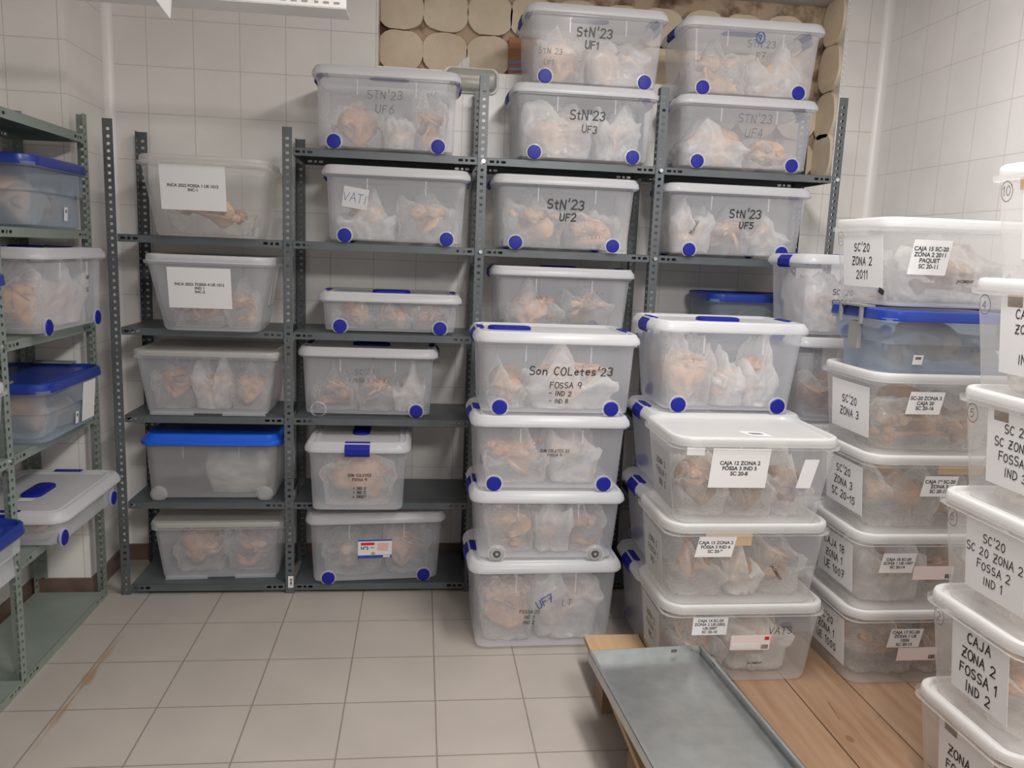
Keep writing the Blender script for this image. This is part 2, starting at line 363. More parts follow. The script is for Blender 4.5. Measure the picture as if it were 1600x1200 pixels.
# recess where the tiles came off
ni = MB().box(NX0-.02, NX1+.02, NB, NB+.05, 1.9, 3.0).box(NX1, NX1+.02, YW+.1, NB, 1.9, 3.0).box(NX0-.02, NX0, YW+.1, NB, NZ0-.02, 3.0)
ni.box(NX0, NXM, YW+.1, NB, NZ0-.05, NZ0)
nich = struct('wall_recess', ni, M['plaster'])
struct('trim_recess_soffit', MB().box(NX0, NX1, YW+.1, NB, NZ1, NZ1+.05), M['soffit'])
rnd = random.Random(5)
def pad(cx, cz, w, h):
    pts = []
    for i in range(28):
        a = 2*math.pi*i/28; c, s_ = math.cos(a), math.sin(a)
        k = (abs(c)**2.7+abs(s_)**2.7)**(-1/2.7) * (1+.07*noise.noise((cx*9+c*2, cz*9+s_*2, 3)))
        pts.append((cx+w/2*c*k, cz+h/2*s_*k))
    return pts
for cz, zs in ((2.70, .19), (2.515, .185)):
    for i in range(11):
        cx = .437+i*.2155
        if cx > 2.56: continue
        ob('adhesive_pad', MB().prism(pad(cx+rnd.uniform(-.006, .006), cz+rnd.uniform(-.006, .006), .218, zs+.002), NB-.028, NB+.01), M['pad'], nich)
for i in range(3):
    for cz in (2.10, 2.30): ob('adhesive_pad', MB().prism(pad(2.05+.2155*i, cz, .208, .19), NB-.028, NB+.01), M['pad'], nich)
for cz in (2.765, 2.54, 2.31, 2.11):
    ob('adhesive_pad', MB().prism(pad(.525, cz, .205, .225), NX1-.02, NX1+.01, 'x'), M['pad'], nich)
fr = MB().prism([(.70, 2.40), (.775, 2.40), (.775, 2.50), (.745, 2.485), (.715, 2.45)], NB-.045, NB-.03)
ob('white_tile_fragment', fr, M['wall'], nich)
azp = ob('old_tile_fragment', MB().box(.965, 1.10, NB-.05, NB-.028, 2.40, 2.60), M['terra'], nich)
for k, z in enumerate((2.415, 2.445, 2.475)):
    ob('painted_stripe', MB().prism([(.97, z), (1.095, z+.01), (1.095, z+.026), (.97, z+.014)], NB-.052, NB-.0495), M['azul'], azp)
tr = hole_plate(1.0, .016, [(0, .02+.03*i, .0045, .010) for i in range(32)], .004)
struct('trim_recess_edge', xform(tr, lambda x, y, z: (NX1+x+.002, YW-.004+y, z+1.99)), M['trim'])
def cove(x, sx, name, y0=YW):
    r = .035; pts = [(x, y0)] + [(x+sx*(r-r*math.sin(a)), y0-(r-r*math.cos(a))) for a in (R(i*15) for i in range(7))]
    struct(name, MB().prism(pts, 0, 3.0, 'z'), M['trim'])
cove(XP, 1, 'trim_corner_left'); cove(XR, -1, 'trim_corner_right')
struct('baseboard_back', MB().box(XP, XR, YW-.012, YW, 0, .08), M['skirt'])
struct('baseboard_pillar', MB().box(XP, XP+.012, -.007, YW-.012, 0, .08).box(XL, XP, -.007, .005, 0, .08), M['skirt'])
struct('baseboard_right', MB().box(XR-.012, XR, -5.2, YW-.012, 0, .08), M['skirt'])
struct('baseboard_left', MB().box(XL, XL+.012, -5.2, -.007, 0, .08), M['skirt'])
for y, z in ((.055, 1.79), (.037, 1.792)):
    tag(ob('wall_screw', MB().cyl((XR, y, z), .005, -.006, 'x', 12), M['darkhub']), 'tiny dark screw head in the right wall above the box CAJA 15', 'screw', 'pair of screws in the right wall')
tag(ob('wall_plug', MB().cyl((.853, YW, 1.716), .006, .004, 'y', 12), M['dark']), 'small dark wall plug in the back wall beside the third upright', 'plug')

# bulkhead lamp (off)
lt = thing('bulkhead_lamp', 'oval unlit bulkhead lamp with yellowed cover on the back wall below the bare patch', 'lamp', (.775, YW, 2.35))
def plate_xz(L, H, r, y0, y1, k=0):
    return [[(x, y, z) for x, z, _ in rr(L-i, H-i, r, 0)] for y, i in ((y0, k), (y1, 0))]
b = MB().loft([[(x, 0, z) for x, z, _ in rr(.262, .115, .035, 0)], [(x, -.014, z) for x, z, _ in rr(.262, .115, .035, 0)], [(x, -.018, z) for x, z, _ in rr(.25, .105, .03, 0)]])
ob('base', b, M['white_metal'], lt)
b = MB().loft([[(x, y, z) for x, z, _ in rr(.24-d, .098-d, .03, 0)] for y, d in ((-.018, 0), (-.045, .004), (-.056, .02), (-.058, .04))])
ob('diffuser', b, M['lampwhite'], lt)
ob('tube', MB().cyl((-.075, -.032, .012), .008, .13, 'x', 12), M['white_metal'], lt)
# hanging perforated tray, top left
ct = thing('cable_tray', 'white perforated metal tray hanging near the ceiling at top left', 'cable tray', (-.25, -.8, 2.31))
hp = hole_plate(1.12, .028, [(0, .03+.033*i, .004, .010) for i in range(33)], .002)
ob('side_rail', xform(hp, lambda x, y, z: (.561-z, y, x+.004)), M['white_metal'], ct)
ob('tray_base', MB().box(-.56, .561, 0, .12, -.012, -.009), M['white_metal'], ct)
for x in (-.5, .45): ob('hanger_rod', MB().cyl((x, .06, -.01), .004, .70, 'z', 10), M['white_metal'], ct)
ob('bracket', MB().prism([(-.03, 0), (.035, 0), (.028, -.075)], -.012, .004), M['white_metal'], ct)

# ------------------------------------------------------------------ shelving
def post_mesh(length, w=.040):
    nh = int((length-.03)/.029)
    h = [(0, .022+.029*i, .0072, .0058) for i in range(nh)]
    a = hole_plate(length, w, h); b_ = hole_plate(length, w, h)
    xform(b_, lambda x, y, z: (-w/2+y, x+w/2, z))
    return merge(a, b_).mesh('upright')
PM = {}
def post(par, x, y, length, mx, my, m, rz=0):
    """mx, my mirror the L so that its arms point inwards"""
    k = (length, mx, my, rz, m.name)
    if k not in PM:
        me = post_mesh(length); M4 = Matrix.Rotation(rz, 4, 'Z') @ Matrix.Diagonal((mx, my, 1, 1)); me.transform(M4)
        if mx*my < 0: me.flip_normals()
        PM[k] = me
    return ob('upright', PM[k], m, par, (x, y, 0))
def shelf_mesh(L, D, lip=.032):
    hl = [(0, d, .0075 if i == 1 else .0075, .0115 if i != 1 else .0065) for i, d in enumerate((.022, .054, .088))]
    hs = [(0, d, .0055, s_) for d, s_ in ((.02, .010), (.045, .006), (.07, .010))]
    hs = hs + [(0, L-d, .0055, s_) for d, s_ in ((.07, .010), (.045, .006), (.02, .010))]
    f = xform(hole_plate(L, lip, hs), lambda x, y, z: (z-L/2, y, -lip/2+x))
    k = xform(hole_plate(L, lip, hs), lambda x, y, z: (z-L/2, D-y, -lip/2+x))
    t = MB().box(-L/2, L/2, 0, D, -.0015, 0)
    s1 = MB().box(-L/2, -L/2+.0015, .002, D-.002, -lip, -.0015).box(L/2-.0015, L/2, .002, D-.002, -lip, -.0015)
    return merge(f, k, t, s1).mesh('shelf')
ZS = dict(A=1.960, B=1.578, C=1.192, D=.815, E=.430, F=.047)
UX = [-.707, 0, .8105, 1.59, 2.404]
rack = thing('shelving_rack', 'dark grey perforated steel shelving rack along the back wall', 'shelving', (0, 0, 0))
HT = [2.034, 2.04, 2.292, 2.292, 2.297]
for i, x in enumerate(UX):
    mx = -1 if i == 4 else 1
    post(rack, x, -.003, HT[i], mx, 1, M['steel']); post(rack, x if i else x+.01, .385, HT[i], mx, -1, M['steel'])
for i in range(4):
    x0, x1 = UX[i]+.0215, UX[i+1]-.0215; me = shelf_mesh(x1-x0, .382)
    for k, z in ZS.items():
        if (i == 0 and k == 'A'): continue
        ob('shelf', me, M['steel'], rack, ((x0+x1)/2, -.001, z))
for i, k in ((2, 'A'), (3, 'A'), (2, 'B'), (3, 'B'), (4, 'A')):
    ob('bolt', MB().cyl((UX[i]+.005, -.003, ZS[k]-.016), .0085, .006, 'y', 8), M['bolt'], rack)
st = ob('barcode_sticker', MB().box(-.007, .016, -.0006, 0, 0, .055), M['paper'], rack, (UX[1], -.0035, .028))
ob('barcode', MB().box(.001, .010, -.0009, -.0006, .012, .016).box(.001, .010, -.0009, -.0006, .018, .026).box(.001, .010, -.0009, -.0006, .029, .031).box(.001, .010, -.0009, -.0006, .034, .042), M['print'], st)

lrack = thing('shelving_rack', 'grey green perforated steel shelving rack along the left wall', 'shelving', (0, 0, 0))
XF, YB = -.785, [-.024, -.757, -1.49]
for i, y in enumerate(YB):
    post(lrack, XF, y, 2.043, 1 if i == 2 else -1, 1, M['green'], R(90)); post(lrack, XF-.285, y, 2.043, 1 if i == 2 else -1, -1, M['green'], R(90))
ZL = [1.962, 1.585, 1.212, .828, .455, .034]
for i in range(2):
    y1, y0 = YB[i]-.0215, YB[i+1]+.0215; me = shelf_mesh(y1-y0, .282, .034)
    for z in ZL: ob('shelf', me, M['green'], lrack, (XF, (y0+y1)/2, z), (0, 0, R(90)))
for z in (1.196, .812, .44): ob('bolt', MB().cyl((XF, YB[1], z), .009, .006, 'x', 8), M['bolt'], lrack)

# ------------------------------------------------------------------ boxes
BC = {}
def wall_half(sp, z):
    """half length / half width of the tub at height z"""
    t = max(0, min(1, z/(sp['H']-.03)))
    return (sp['Lb']+(sp['Lt']-sp['Lb'])*t)/2, (sp['Wb']+(sp['Wt']-sp['Wb'])*t)/2
def arch(b, x, y, z, s, r=.0355):
    n = 20
    rings = [[(x+q*math.cos(2*math.pi*i/n), y+yy*s, max(.0022, z+q*math.sin(2*math.pi*i/n))) for i in range(n)] for q, yy in ((r, .004), (r, -.003), (r-.006, -.004), (r-.006, .004))]
    b.loft(rings, False, False)
def tub(sp):
    Lb, Wb, Lt, Wt, H, r = (sp[k] for k in ('Lb', 'Wb', 'Lt', 'Wt', 'H', 'r')); h = H-.03; b = MB(); ty = sp['type']
    def at(z, e=0): a, c = wall_half(sp, z); return rr(2*(a+e), 2*(c+e), r, z)
    if ty == 'S' or ty == 'F':      # foot ring
        e0 = .008 if ty == 'F' else 0; b.loft([rr(Lb-.06, Wb-.06, r, .006+e0), rr(Lb-.008, Wb-.008, r, e0), at(.012+e0), at(h*.5), at(h-.012), at(h-.01, .012), at(h+.004, .012)], True, False)
        if ty == 'F':
            for sx in (-1, 1): b.box(sx*Lb*.30-.09, sx*Lb*.30+.09, -Wb/2+.004, -Wb/2+.02, .0, .012)
    elif ty == 'B':                 # stepped side
        b.loft([rr(Lb-.03, Wb-.03, r, 0), at(.008, -.003), at(h*.55, -.012), at(h*.58, .003), at(h-.012), at(h-.01, .01), at(h+.004, .01)], True, False)
    else:
        z0 = .010
        b.loft([rr(Lb-.02, Wb-.02, r, z0), rr(Lb-.004, Wb-.004, r, z0+.002), at(z0+.012), at(h*.5), at(h-.02), at(h-.015, .010), at(h+.004, .010)], True, False)
        # step-in just under the rim and two faint vertical ribs
        for sx in (-1, 1):
            a, c = wall_half(sp, h*.8); b.box(sx*a*.42-.002, sx*a*.42+.002, -c-.003, -c+.001, h*.72, h-.02)
    if sp['wheels']:
        for sx in (-1, 1):
            for sy in (-1, 1):
                a, c = wall_half(sp, .03); arch(b, sx*sp['wx'], sy*c, .030, -sy)
    return b
def lid(sp):
    Lt, Wt, H, r = sp['Lt']+sp['ov'], sp['Wt']+sp['ov'], sp['H'], sp['r']+.02; b = MB(); ty = sp['type']
    def q(d, z): return rr(Lt-d, Wt-d, r-d/3, H+z)
    if ty == 'S':
        b.loft([q(.012, -.030), q(.004, -.031), q(0, -.027), q(0, -.010), q(.004, -.004), q(.012, -.001), q(.022, 0), q(.034, -.002), q(.046, -.012), q(.06, -.013)], False, True)
    elif ty == 'F':
        b.loft([q(.010, -.028), q(.002, -.029), q(0, -.026), q(0, -.014), q(.006, -.008), q(.05, -.006), q(.06, -.010)], False, True)
    elif ty == 'B':
        b.loft([q(.012, -.034), q(.002, -.035), q(0, -.031), q(.006, -.004), q(.016, 0), q(.030, 0), q(.04, -.014), q(.10, -.015), q(.11, -.008)], False, True)
    elif ty == 'P':   # bright blue lid with raised, sloping top
        b.loft([q(.012, -.044), q(.002, -.045), q(0, -.040), q(.004, -.030), q(.02, -.024), q(.05, -.002), q(.062, 0), q(.09, 0), q(.10, -.006)], False, True)
    else:
        b.loft([q(.014, -.038), q(.004, -.039), q(.001, -.036), q(0, -.030), q(.008, -.016), q(.018, -.011), q(.026, -.003), q(.036, 0), q(.052, 0), q(.06, -.006), q(.076, -.006), q(.084, -.002), q(.10, -.002), q(.112, -.009)], False, True)
    return b
def clip_mesh(sp, sx, wide=.105):
    x = (sp['Lt']+sp['ov'])/2; H = sp['H']
    o = [(x-.045, H+.001), (x-.022, H+.003), (x-.008, H-.008), (x+.003, H-.022), (x+.004, H-.045), (x-.004, H-.056)]
    i = [(x-.045, H-.003), (x-.024, H-.001), (x-.011, H-.011), (x-.001, H-.023), (x+.0, H-.044), (x-.006, H-.052)]
    poly = [(sx*u, v) for u, v in o + i[::-1]]
    return MB().prism(poly, -wide/2, wide/2, 'y')
def wheel_mesh(style):
    r = .0285
    prof = [(.010, r-.002), (.0, r), (-.005, r), (-.0072, r-.0025), (-.0080, .012), (-.0082, .003)]
    n = 24; b = MB()
    b.loft([[(q*math.cos(2*math.pi*i/n), y, q*math.sin(2*math.pi*i/n)) for i in range(n)] for y, q in prof])
    return b
KEYS = ('type', 'Lb', 'Wb', 'Lt', 'Wt', 'H', 'r', 'ov', 'wheels', 'wx')
def cached(kind, sp, fn, *a):
    k = (kind, a) + tuple(sp[x] for x in KEYS) + (sp.get('m_'+kind),)
    if k not in BC: BC[k] = fn(sp, *a).mesh(kind)
    return BC[k]
WHEEL = {}
DEF = dict(
 R=dict(Lb=.56, Wb=.36, Lt=.60, Wt=.39, H=.315, r=.04, ov=.042, wheels='blue', wx=.215, clips=True, body='box', lid='lid', insert=True),
 S=dict(Lb=.51, Wb=.325, Lt=.558, Wt=.372, H=.292, r=.05, ov=.017, wheels=None, wx=.2, clips=False, body='box_s', lid='lid_s', insert=False),
 F=dict(Lb=.50, Wb=.35, Lt=.57, Wt=.39, H=.285, r=.03, ov=.03, wheels=None, wx=.2, clips=False, body='box', lid='lid_g', insert=False),
 B=dict(Lb=.47, Wb=.31, Lt=.53, Wt=.35, H=.22, r=.05, ov=.03, wheels=None, wx=.2, clips=False, body='box_b', lid='blue_lid', insert=False),
 P=dict(Lb=.53, Wb=.36, Lt=.565, Wt=.385, H=.30, r=.045, ov=.04, wheels='clear', wx=.225, clips=False, body='box_f', lid='blue_bright', insert=False),
)
def make_box(ty, label, loc, rz=0, group=None, **kw):
    sp = dict(DEF[ty]); sp.update(kw); sp['type'] = ty
    t = thing('storage_box', label, 'storage box', loc, rz, group)
    sp['m_tub'] = sp['body']; sp['m_lid'] = sp['lid']        # equal boxes share mesh data
    ob('tub', cached('tub', sp, tub), M[sp['body']], t); ob('lid', cached('lid', sp, lid), M[sp['lid']], t)
    if sp['wheels']:
        st_ = sp['wheels']
        if st_ not in WHEEL: WHEEL[st_] = wheel_mesh(st_).mesh('wheel')
        a, c = wall_half(sp, .03); skip = sp.get('skip', ())
        for n_, (sx, sy) in enumerate(((-1, -1), (1, -1), (-1, 1), (1, 1))):
            if n_ in skip: continue
            w = ob('wheel', WHEEL[st_], {'blue': M['blue'], 'grey': M['greywheel'], 'clear': M['clearwheel']}[st_], t, (sx*sp['wx'], sy*c, .030), (0, 0, 0 if sy < 0 else math.pi))
            if st_ == 'grey' and sy < 0:
                hub = MB().cyl((0, -.0065, 0), .017, .003, 'y', 16, .014)
                ob('hub', hub, M['darkhub'], w); ob('hub_cap', MB().cyl((0, -.0095, 0), .006, .002, 'y', 10), M['greywheel'], w)
    if sp['clips']:
        for sx in (-1, 1): ob('clip', cached('clip', sp, clip_mesh, sx), M['blue'], t)
    if sp['insert']:
        H = sp['H']; ox = sp.get('ix', 0)
        ins = MB().loft([rr(.17, .075, .03, H-.010), rr(.17, .075, .03, H+.001), rr(.155, .06, .025, H+.005)])
        ob('lid_insert', ins, M['blue'], t, (ox, 0, 0))
    if sp.get('latch'):
        H = sp['H']; x = (sp['Lt']+sp['ov'])/2
        for sx in (-1, 1):
            l = MB().loft([[(sx*u, v, z) for u, v in ((x-.035, -.07), (x-.035, .07), (x+.012, .075), (x+.012, -.075))] for z in (H+.001, H+.008)])
            for v in (-.07, .06): l.box(*sorted((sx*(x+.004), sx*(x+.013))), v, v+.012, H-.055, H+.002)
            ob('latch', l, M['latch'], t)
            ob('latch_catch', MB().box(*sorted((sx*(x-.020), sx*(x-.006))), -.03, .03, H-.14, H-.05), M['latch'], t)
    t_sp[t.name] = sp
    return t
t_sp = {}
def face_at(t, face, u, v):
    sp = t_sp[t.name]; a, c = wall_half(sp, v); h = sp['H']-.03
    sx, sy = (sp['Lt']-sp['Lb'])/2/h, (sp['Wt']-sp['Wb'])/2/h
    if face == 'front': return (u, -c-.0025, v), (math.atan(sy), 0, 0)
    if face == 'left': return (-a-.0025, -u, v), (math.atan(sx), 0, R(-90))
    if face == 'right': return (a+.0025, u, v), (math.atan(sx), 0, R(90))
def paper(t, face, u, v, w, h, text=None, m='paper', tilt=0, fit=(.86, .8), hand_lines=None, hh=.02, lw=.0022, shear=0, lift=0, label=None, ink='ink', corner=0, bold=.03, space=1.0):
    loc, rot = face_at(t, face, u, v)
    poly = [(-w/2, -h/2), (w/2, -h/2), (w/2+shear, h/2), (-w/2+shear, h/2)]
    if corner: poly = [(-w/2+corner, -h/2), (w/2-corner*.6, -h/2), (w/2, -h/2+corner*.8), (w/2+shear, h/2), (-w/2+shear, h/2), (-w/2, -h/2+corner)]
    o = ob('tape_strip' if m == 'card' else 'paper_label', MB().prism(poly, -.0008-lift, -lift), M[m], t, loc, (rot[0], tilt, rot[2]))
    if label: o['label'] = label
    if text: printed(text, w*fit[0], h*fit[1], o, (shear/2, -.0012-lift, 0), bold=bold, space=space)
    if hand_lines: ob('handwriting', hand(hand_lines, hh, lw=lw, seed=len(text or '')+int(w*1000)).mesh('handwriting', 0), M[ink], o, (0, -.0012, 0))
    return o
def marker(t, face, u, v, lines, h, lw=.003, ink='ink', seed=1, tilt=0, ring=False, name='marker_writing', gap=1.75, slant=.08):
    loc, rot = face_at(t, face, u, v)
    o = ob(name, hand(lines, h, lw=lw, seed=seed, ring=ring, gap=gap, slant=slant).mesh(name, 0), M[ink], t, loc, (rot[0], tilt, rot[2]))
    return o
def swatch(parent, x0, x1, z0, z1, m, name, d=.0006):
    return ob(name, MB().box(x0, x1, -.0008-d, -.0008, z0, z1), m, parent)
def barcode(parent, x0, x1, z0, z1, seed=1, name='barcode'):
    r_ = random.Random(seed); b = MB(); x = x0
    while x < x1:
        w = r_.choice((.0012, .002, .003)); b.box(x, min(x+w, x1), -.0014, -.0008, z0, z1); x += w+r_.choice((.001, .0018))
    return ob(name, b, M['print'], parent)

# ------------------------------------------------------------------ bones and bags
def ico(n):
    import bmesh
    b = bmesh.new(); bmesh.ops.create_icosphere(b, subdivisions=n, radius=1)
    v = [x.co.copy() for x in b.verts]; f = [[q.index for q in p.verts] for p in b.faces]; b.free(); return v, f
IV, IF = ico(4); IV3, IF3 = ico(3)
def bag_mesh(seed, peak=0):
    """crumpled bag filling the unit box x,y in -.5..+.5, z in 0..1"""
    vs = []; o = Vector((seed*7.3, seed*3.1, seed*1.7))
    for p in IV:
        n = p.normalized(); k = (abs(n.x)**7+abs(n.y)**7+abs(n.z)**(3.2 if n.z > 0 else 7))**(-1/(4.8 if n.z > 0 else 7))
        q = n*k
        d = 0
        for sc, am in ((1.6, .05), (3.4, .075), (7, .06), (13, .03)):      # sharp creases
            d += am*(1-2.4*abs(noise.noise(n*sc+o)))
        q = q*(1+d)
        z = q.z; top = max(0, z)
        hump = .62 + .62*noise.noise(Vector((q.x*1.3, q.y*.8, 0))+o) + .30*(.5-abs(noise.noise(Vector((q.x*3.1, q.y*2, 4))+o))*2)
        if peak:
            ax = .5*math.sin(seed*1.7); hump += peak*max(0, 1-abs(q.x-ax)*2.2)
        z = z if z < 0 else z*max(.22, hump)
        vs.append(Vector((q.x*.5, q.y*.5, z)))
    zs = [v.z for v in vs]; z0 = max(min(zs), -.62)
    vs = [Vector((v.x, v.y, max(v.z, z0)+.012*noise.noise(v*9))) for v in vs]
    lo = [min(v[i] for v in vs) for i in range(3)]; hi = [max(v[i] for v in vs) for i in range(3)]
    out = [((v.x-lo[0])/(hi[0]-lo[0])-.5, (v.y-lo[1])/(hi[1]-lo[1])-.5, (v.z-lo[2])/(hi[2]-lo[2])) for v in vs]
    out = [(x*(.90+.10*min(1, z*1.6)), y*(.90+.10*min(1, z*1.6)), z) for x, y, z in out]
    return MB().add(out, IF).mesh('bone_bag', 0)
BAGS = [bag_mesh(s, p) for s, p in ((1, 0), (2, .5), (3, 0), (4, .8), (5, .2), (6, 0), (7, .9), (8, .3))]
for me in BAGS: me.polygons.foreach_set('use_smooth', [True]*len(me.polygons))
BAGM = {}
def bag_data(i, m):
    if (i, m) not in BAGM:
        d = BAGS[i].copy(); d.materials.append(M[m]); BAGM[(i, m)] = d
    return BAGM[(i, m)]
def tube(path, n=12, flat=1.0):
    """path = [(point, radius)]"""
    b = MB(); rings = []
    for i, (p, r) in enumerate(path):
        a = Vector(path[max(0, i-1)][0]); c = Vector(path[min(len(path)-1, i+1)][0]); d = (c-a).normalized()
        u = d.orthogonal().normalized() if abs(d.z) > .9 else Vector((0, 0, 1)).cross(d).normalized(); w = d.cross(u)
        rings.append([tuple(Vector(p)+u*r*math.cos(2*math.pi*k/n)*flat+w*r*math.sin(2*math.pi*k/n)) for k in range(n)])
    return b.loft(rings)
def skull_mesh():
    vs = []
    for p in IV:
        x, y, z = p
        q = Vector((x*.088, y*.070, z*.066))
        if x > .25 and z < .25: q.z -= .038*(min(1, (x-.25)*2))*(1-abs(y)*.6)*(.6-z*.7); q.y *= .86
        if z < -.45 and x < .3: q.z *= .78
        for sy in (-1, 1):                         # eye sockets
            d = (Vector((x, y*1.0, z))-Vector((.86, sy*.42, -.22))).length
            if d < .30: q -= p*.028*(1-d/.30)**.7
        d = (p-Vector((.93, 0, -.55))).length
        if d < .22: q -= p*.018*(1-d/.22)
        for sy in (-1, 1):                         # cheek bones
            d = (p-Vector((.55, sy*.72, -.42))).length
            if d < .3: q += Vector((0, sy*.012, 0))*(1-d/.3)
        q += p*.0025*noise.noise(p*4); vs.append(q)
    return MB().add(vs, IF)
def long_mesh():
    path = []
    for i in range(22):
        t = i/21; x = (t-.5)*.30; e = min(t, 1-t); r = .0095+.015*math.exp(-(e/.07)**2)*(1.15 if t > .5 else .9)
        path.append(((x, .006*math.sin(t*3.1), .004*math.cos(t*4)), r if 0 < i < 21 else r*.6))
    b = tube(path, 12)
    for x, s_ in ((-.142, .017), (.142, .019)):
        for sy in (-1, 1): b.add([tuple(Vector((x, sy*.015, 0))+v*s_) for v in IV3], IF3)
    return b
def rib_mesh():
    return tube([((.075*math.cos(R(a))*1.25, .075*math.sin(R(a)), .02*math.sin(R(a*.7))), .0065 if 10 < a < 200 else .0045) for a in range(0, 211, 10)], 10, .6)
def jaw_mesh():
    b = tube([((.055*math.cos(R(a)), .048*math.sin(R(a)), 0), .012 if 60 < a < 120 else .0105) for a in range(0, 181, 12)], 10, .75)
    for s_ in (-1, 1): b.add(tube([((s_*.055, 0, 0), .011), ((s_*.058, -.018, .018), .012), ((s_*.058, -.03, .05), .008)], 10, .6).v, tube([((s_*.055, 0, 0), .011), ((s_*.058, -.018, .018), .012), ((s_*.058, -.03, .05), .008)], 10, .6).f)
    for k in range(9):
        a = R(30+15*k); b.box(.055*math.cos(a)-.004, .055*math.cos(a)+.004, .048*math.sin(a)-.004, .048*math.sin(a)+.004, .008, .021)
    return b
def vert_mesh():
    b = MB()
    prof = [(0, .017), (.004, .021), (.012, .017), (.020, .021), (.024, .017)]
    b.loft([[(q*math.cos(2*math.pi*i/16), .8*q*math.sin(2*math.pi*i/16), z) for i in range(16)] for z, q in prof])
    b.add(*(lambda t: (t.v, t.f))(tube([((0, .012, .012), .008), ((0, .032, .010), .006), ((0, .05, .002), .004)], 8)))
    for s_ in (-1, 1): b.add(*(lambda t: (t.v, t.f))(tube([((s_*.008, .014, .014), .007), ((s_*.024, .022, .016), .005), ((s_*.038, .026, .014), .003)], 8)))
    return b
def hip_mesh():
    vs = []
    for p in IV3:
        q = Vector((p.x*.075, p.y*.055, p.z*.012)); q.z += .03*math.sin(p.x*2.2)*(1-.4*p.y)+.015*p.y*p.y
        if (p-Vector((.5, -.5, 0))).length < .45: q.z -= .012
        vs.append(q*(1+.12*noise.noise(p*2.5)))
    return MB().add(vs, IF3)
def frag_mesh(seed):
    return MB().add([Vector((p.x*.036, p.y*.026, p.z*.020))*(1+.45*noise.noise(p*1.8+Vector((seed*5, 0, 0)))) for p in IV3], IF3)
BONE = dict(skull=(skull_mesh().mesh('skull', 60), (.09, .072, .075)), long_bone=(long_mesh().mesh('long_bone', 60), (.162, .035, .022)), rib=(rib_mesh().mesh('rib', 60), (.1, .078, .022)),
            jaw_bone=(jaw_mesh().mesh('jaw_bone', 60), (.07, .06, .055)), vertebra=(vert_mesh().mesh('vertebra', 40), (.04, .055, .025)), hip_bone=(hip_mesh().mesh('hip_bone', 60), (.08, .06, .04)),
            bone_fragment=(frag_mesh(1).mesh('bone_fragment', 60), (.045, .035, .026)), bone_shard=(frag_mesh(3).mesh('bone_shard', 60), (.045, .035, .026)))
for k_, (me_, e_) in list(BONE.items()):
    lo = [min(v.co[i] for v in me_.vertices) for i in range(3)]; hi = [max(v.co[i] for v in me_.vertices) for i in range(3)]
    me_.transform(Matrix.Translation([-(a+b)/2 for a, b in zip(lo, hi)])); BONE[k_] = (me_, tuple((b-a)/2 for a, b in zip(lo, hi)))
BMESH = {}
KNAME = dict(skull='skull', long_bone='long bone', rib='curved rib bone', jaw_bone='jaw bone', vertebra='vertebra', hip_bone='flat hip bone', bone_fragment='bone fragment', bone_shard='bone shard')
TONE = dict(bone='tan', bone_pale='pale', bone_brown='brown')
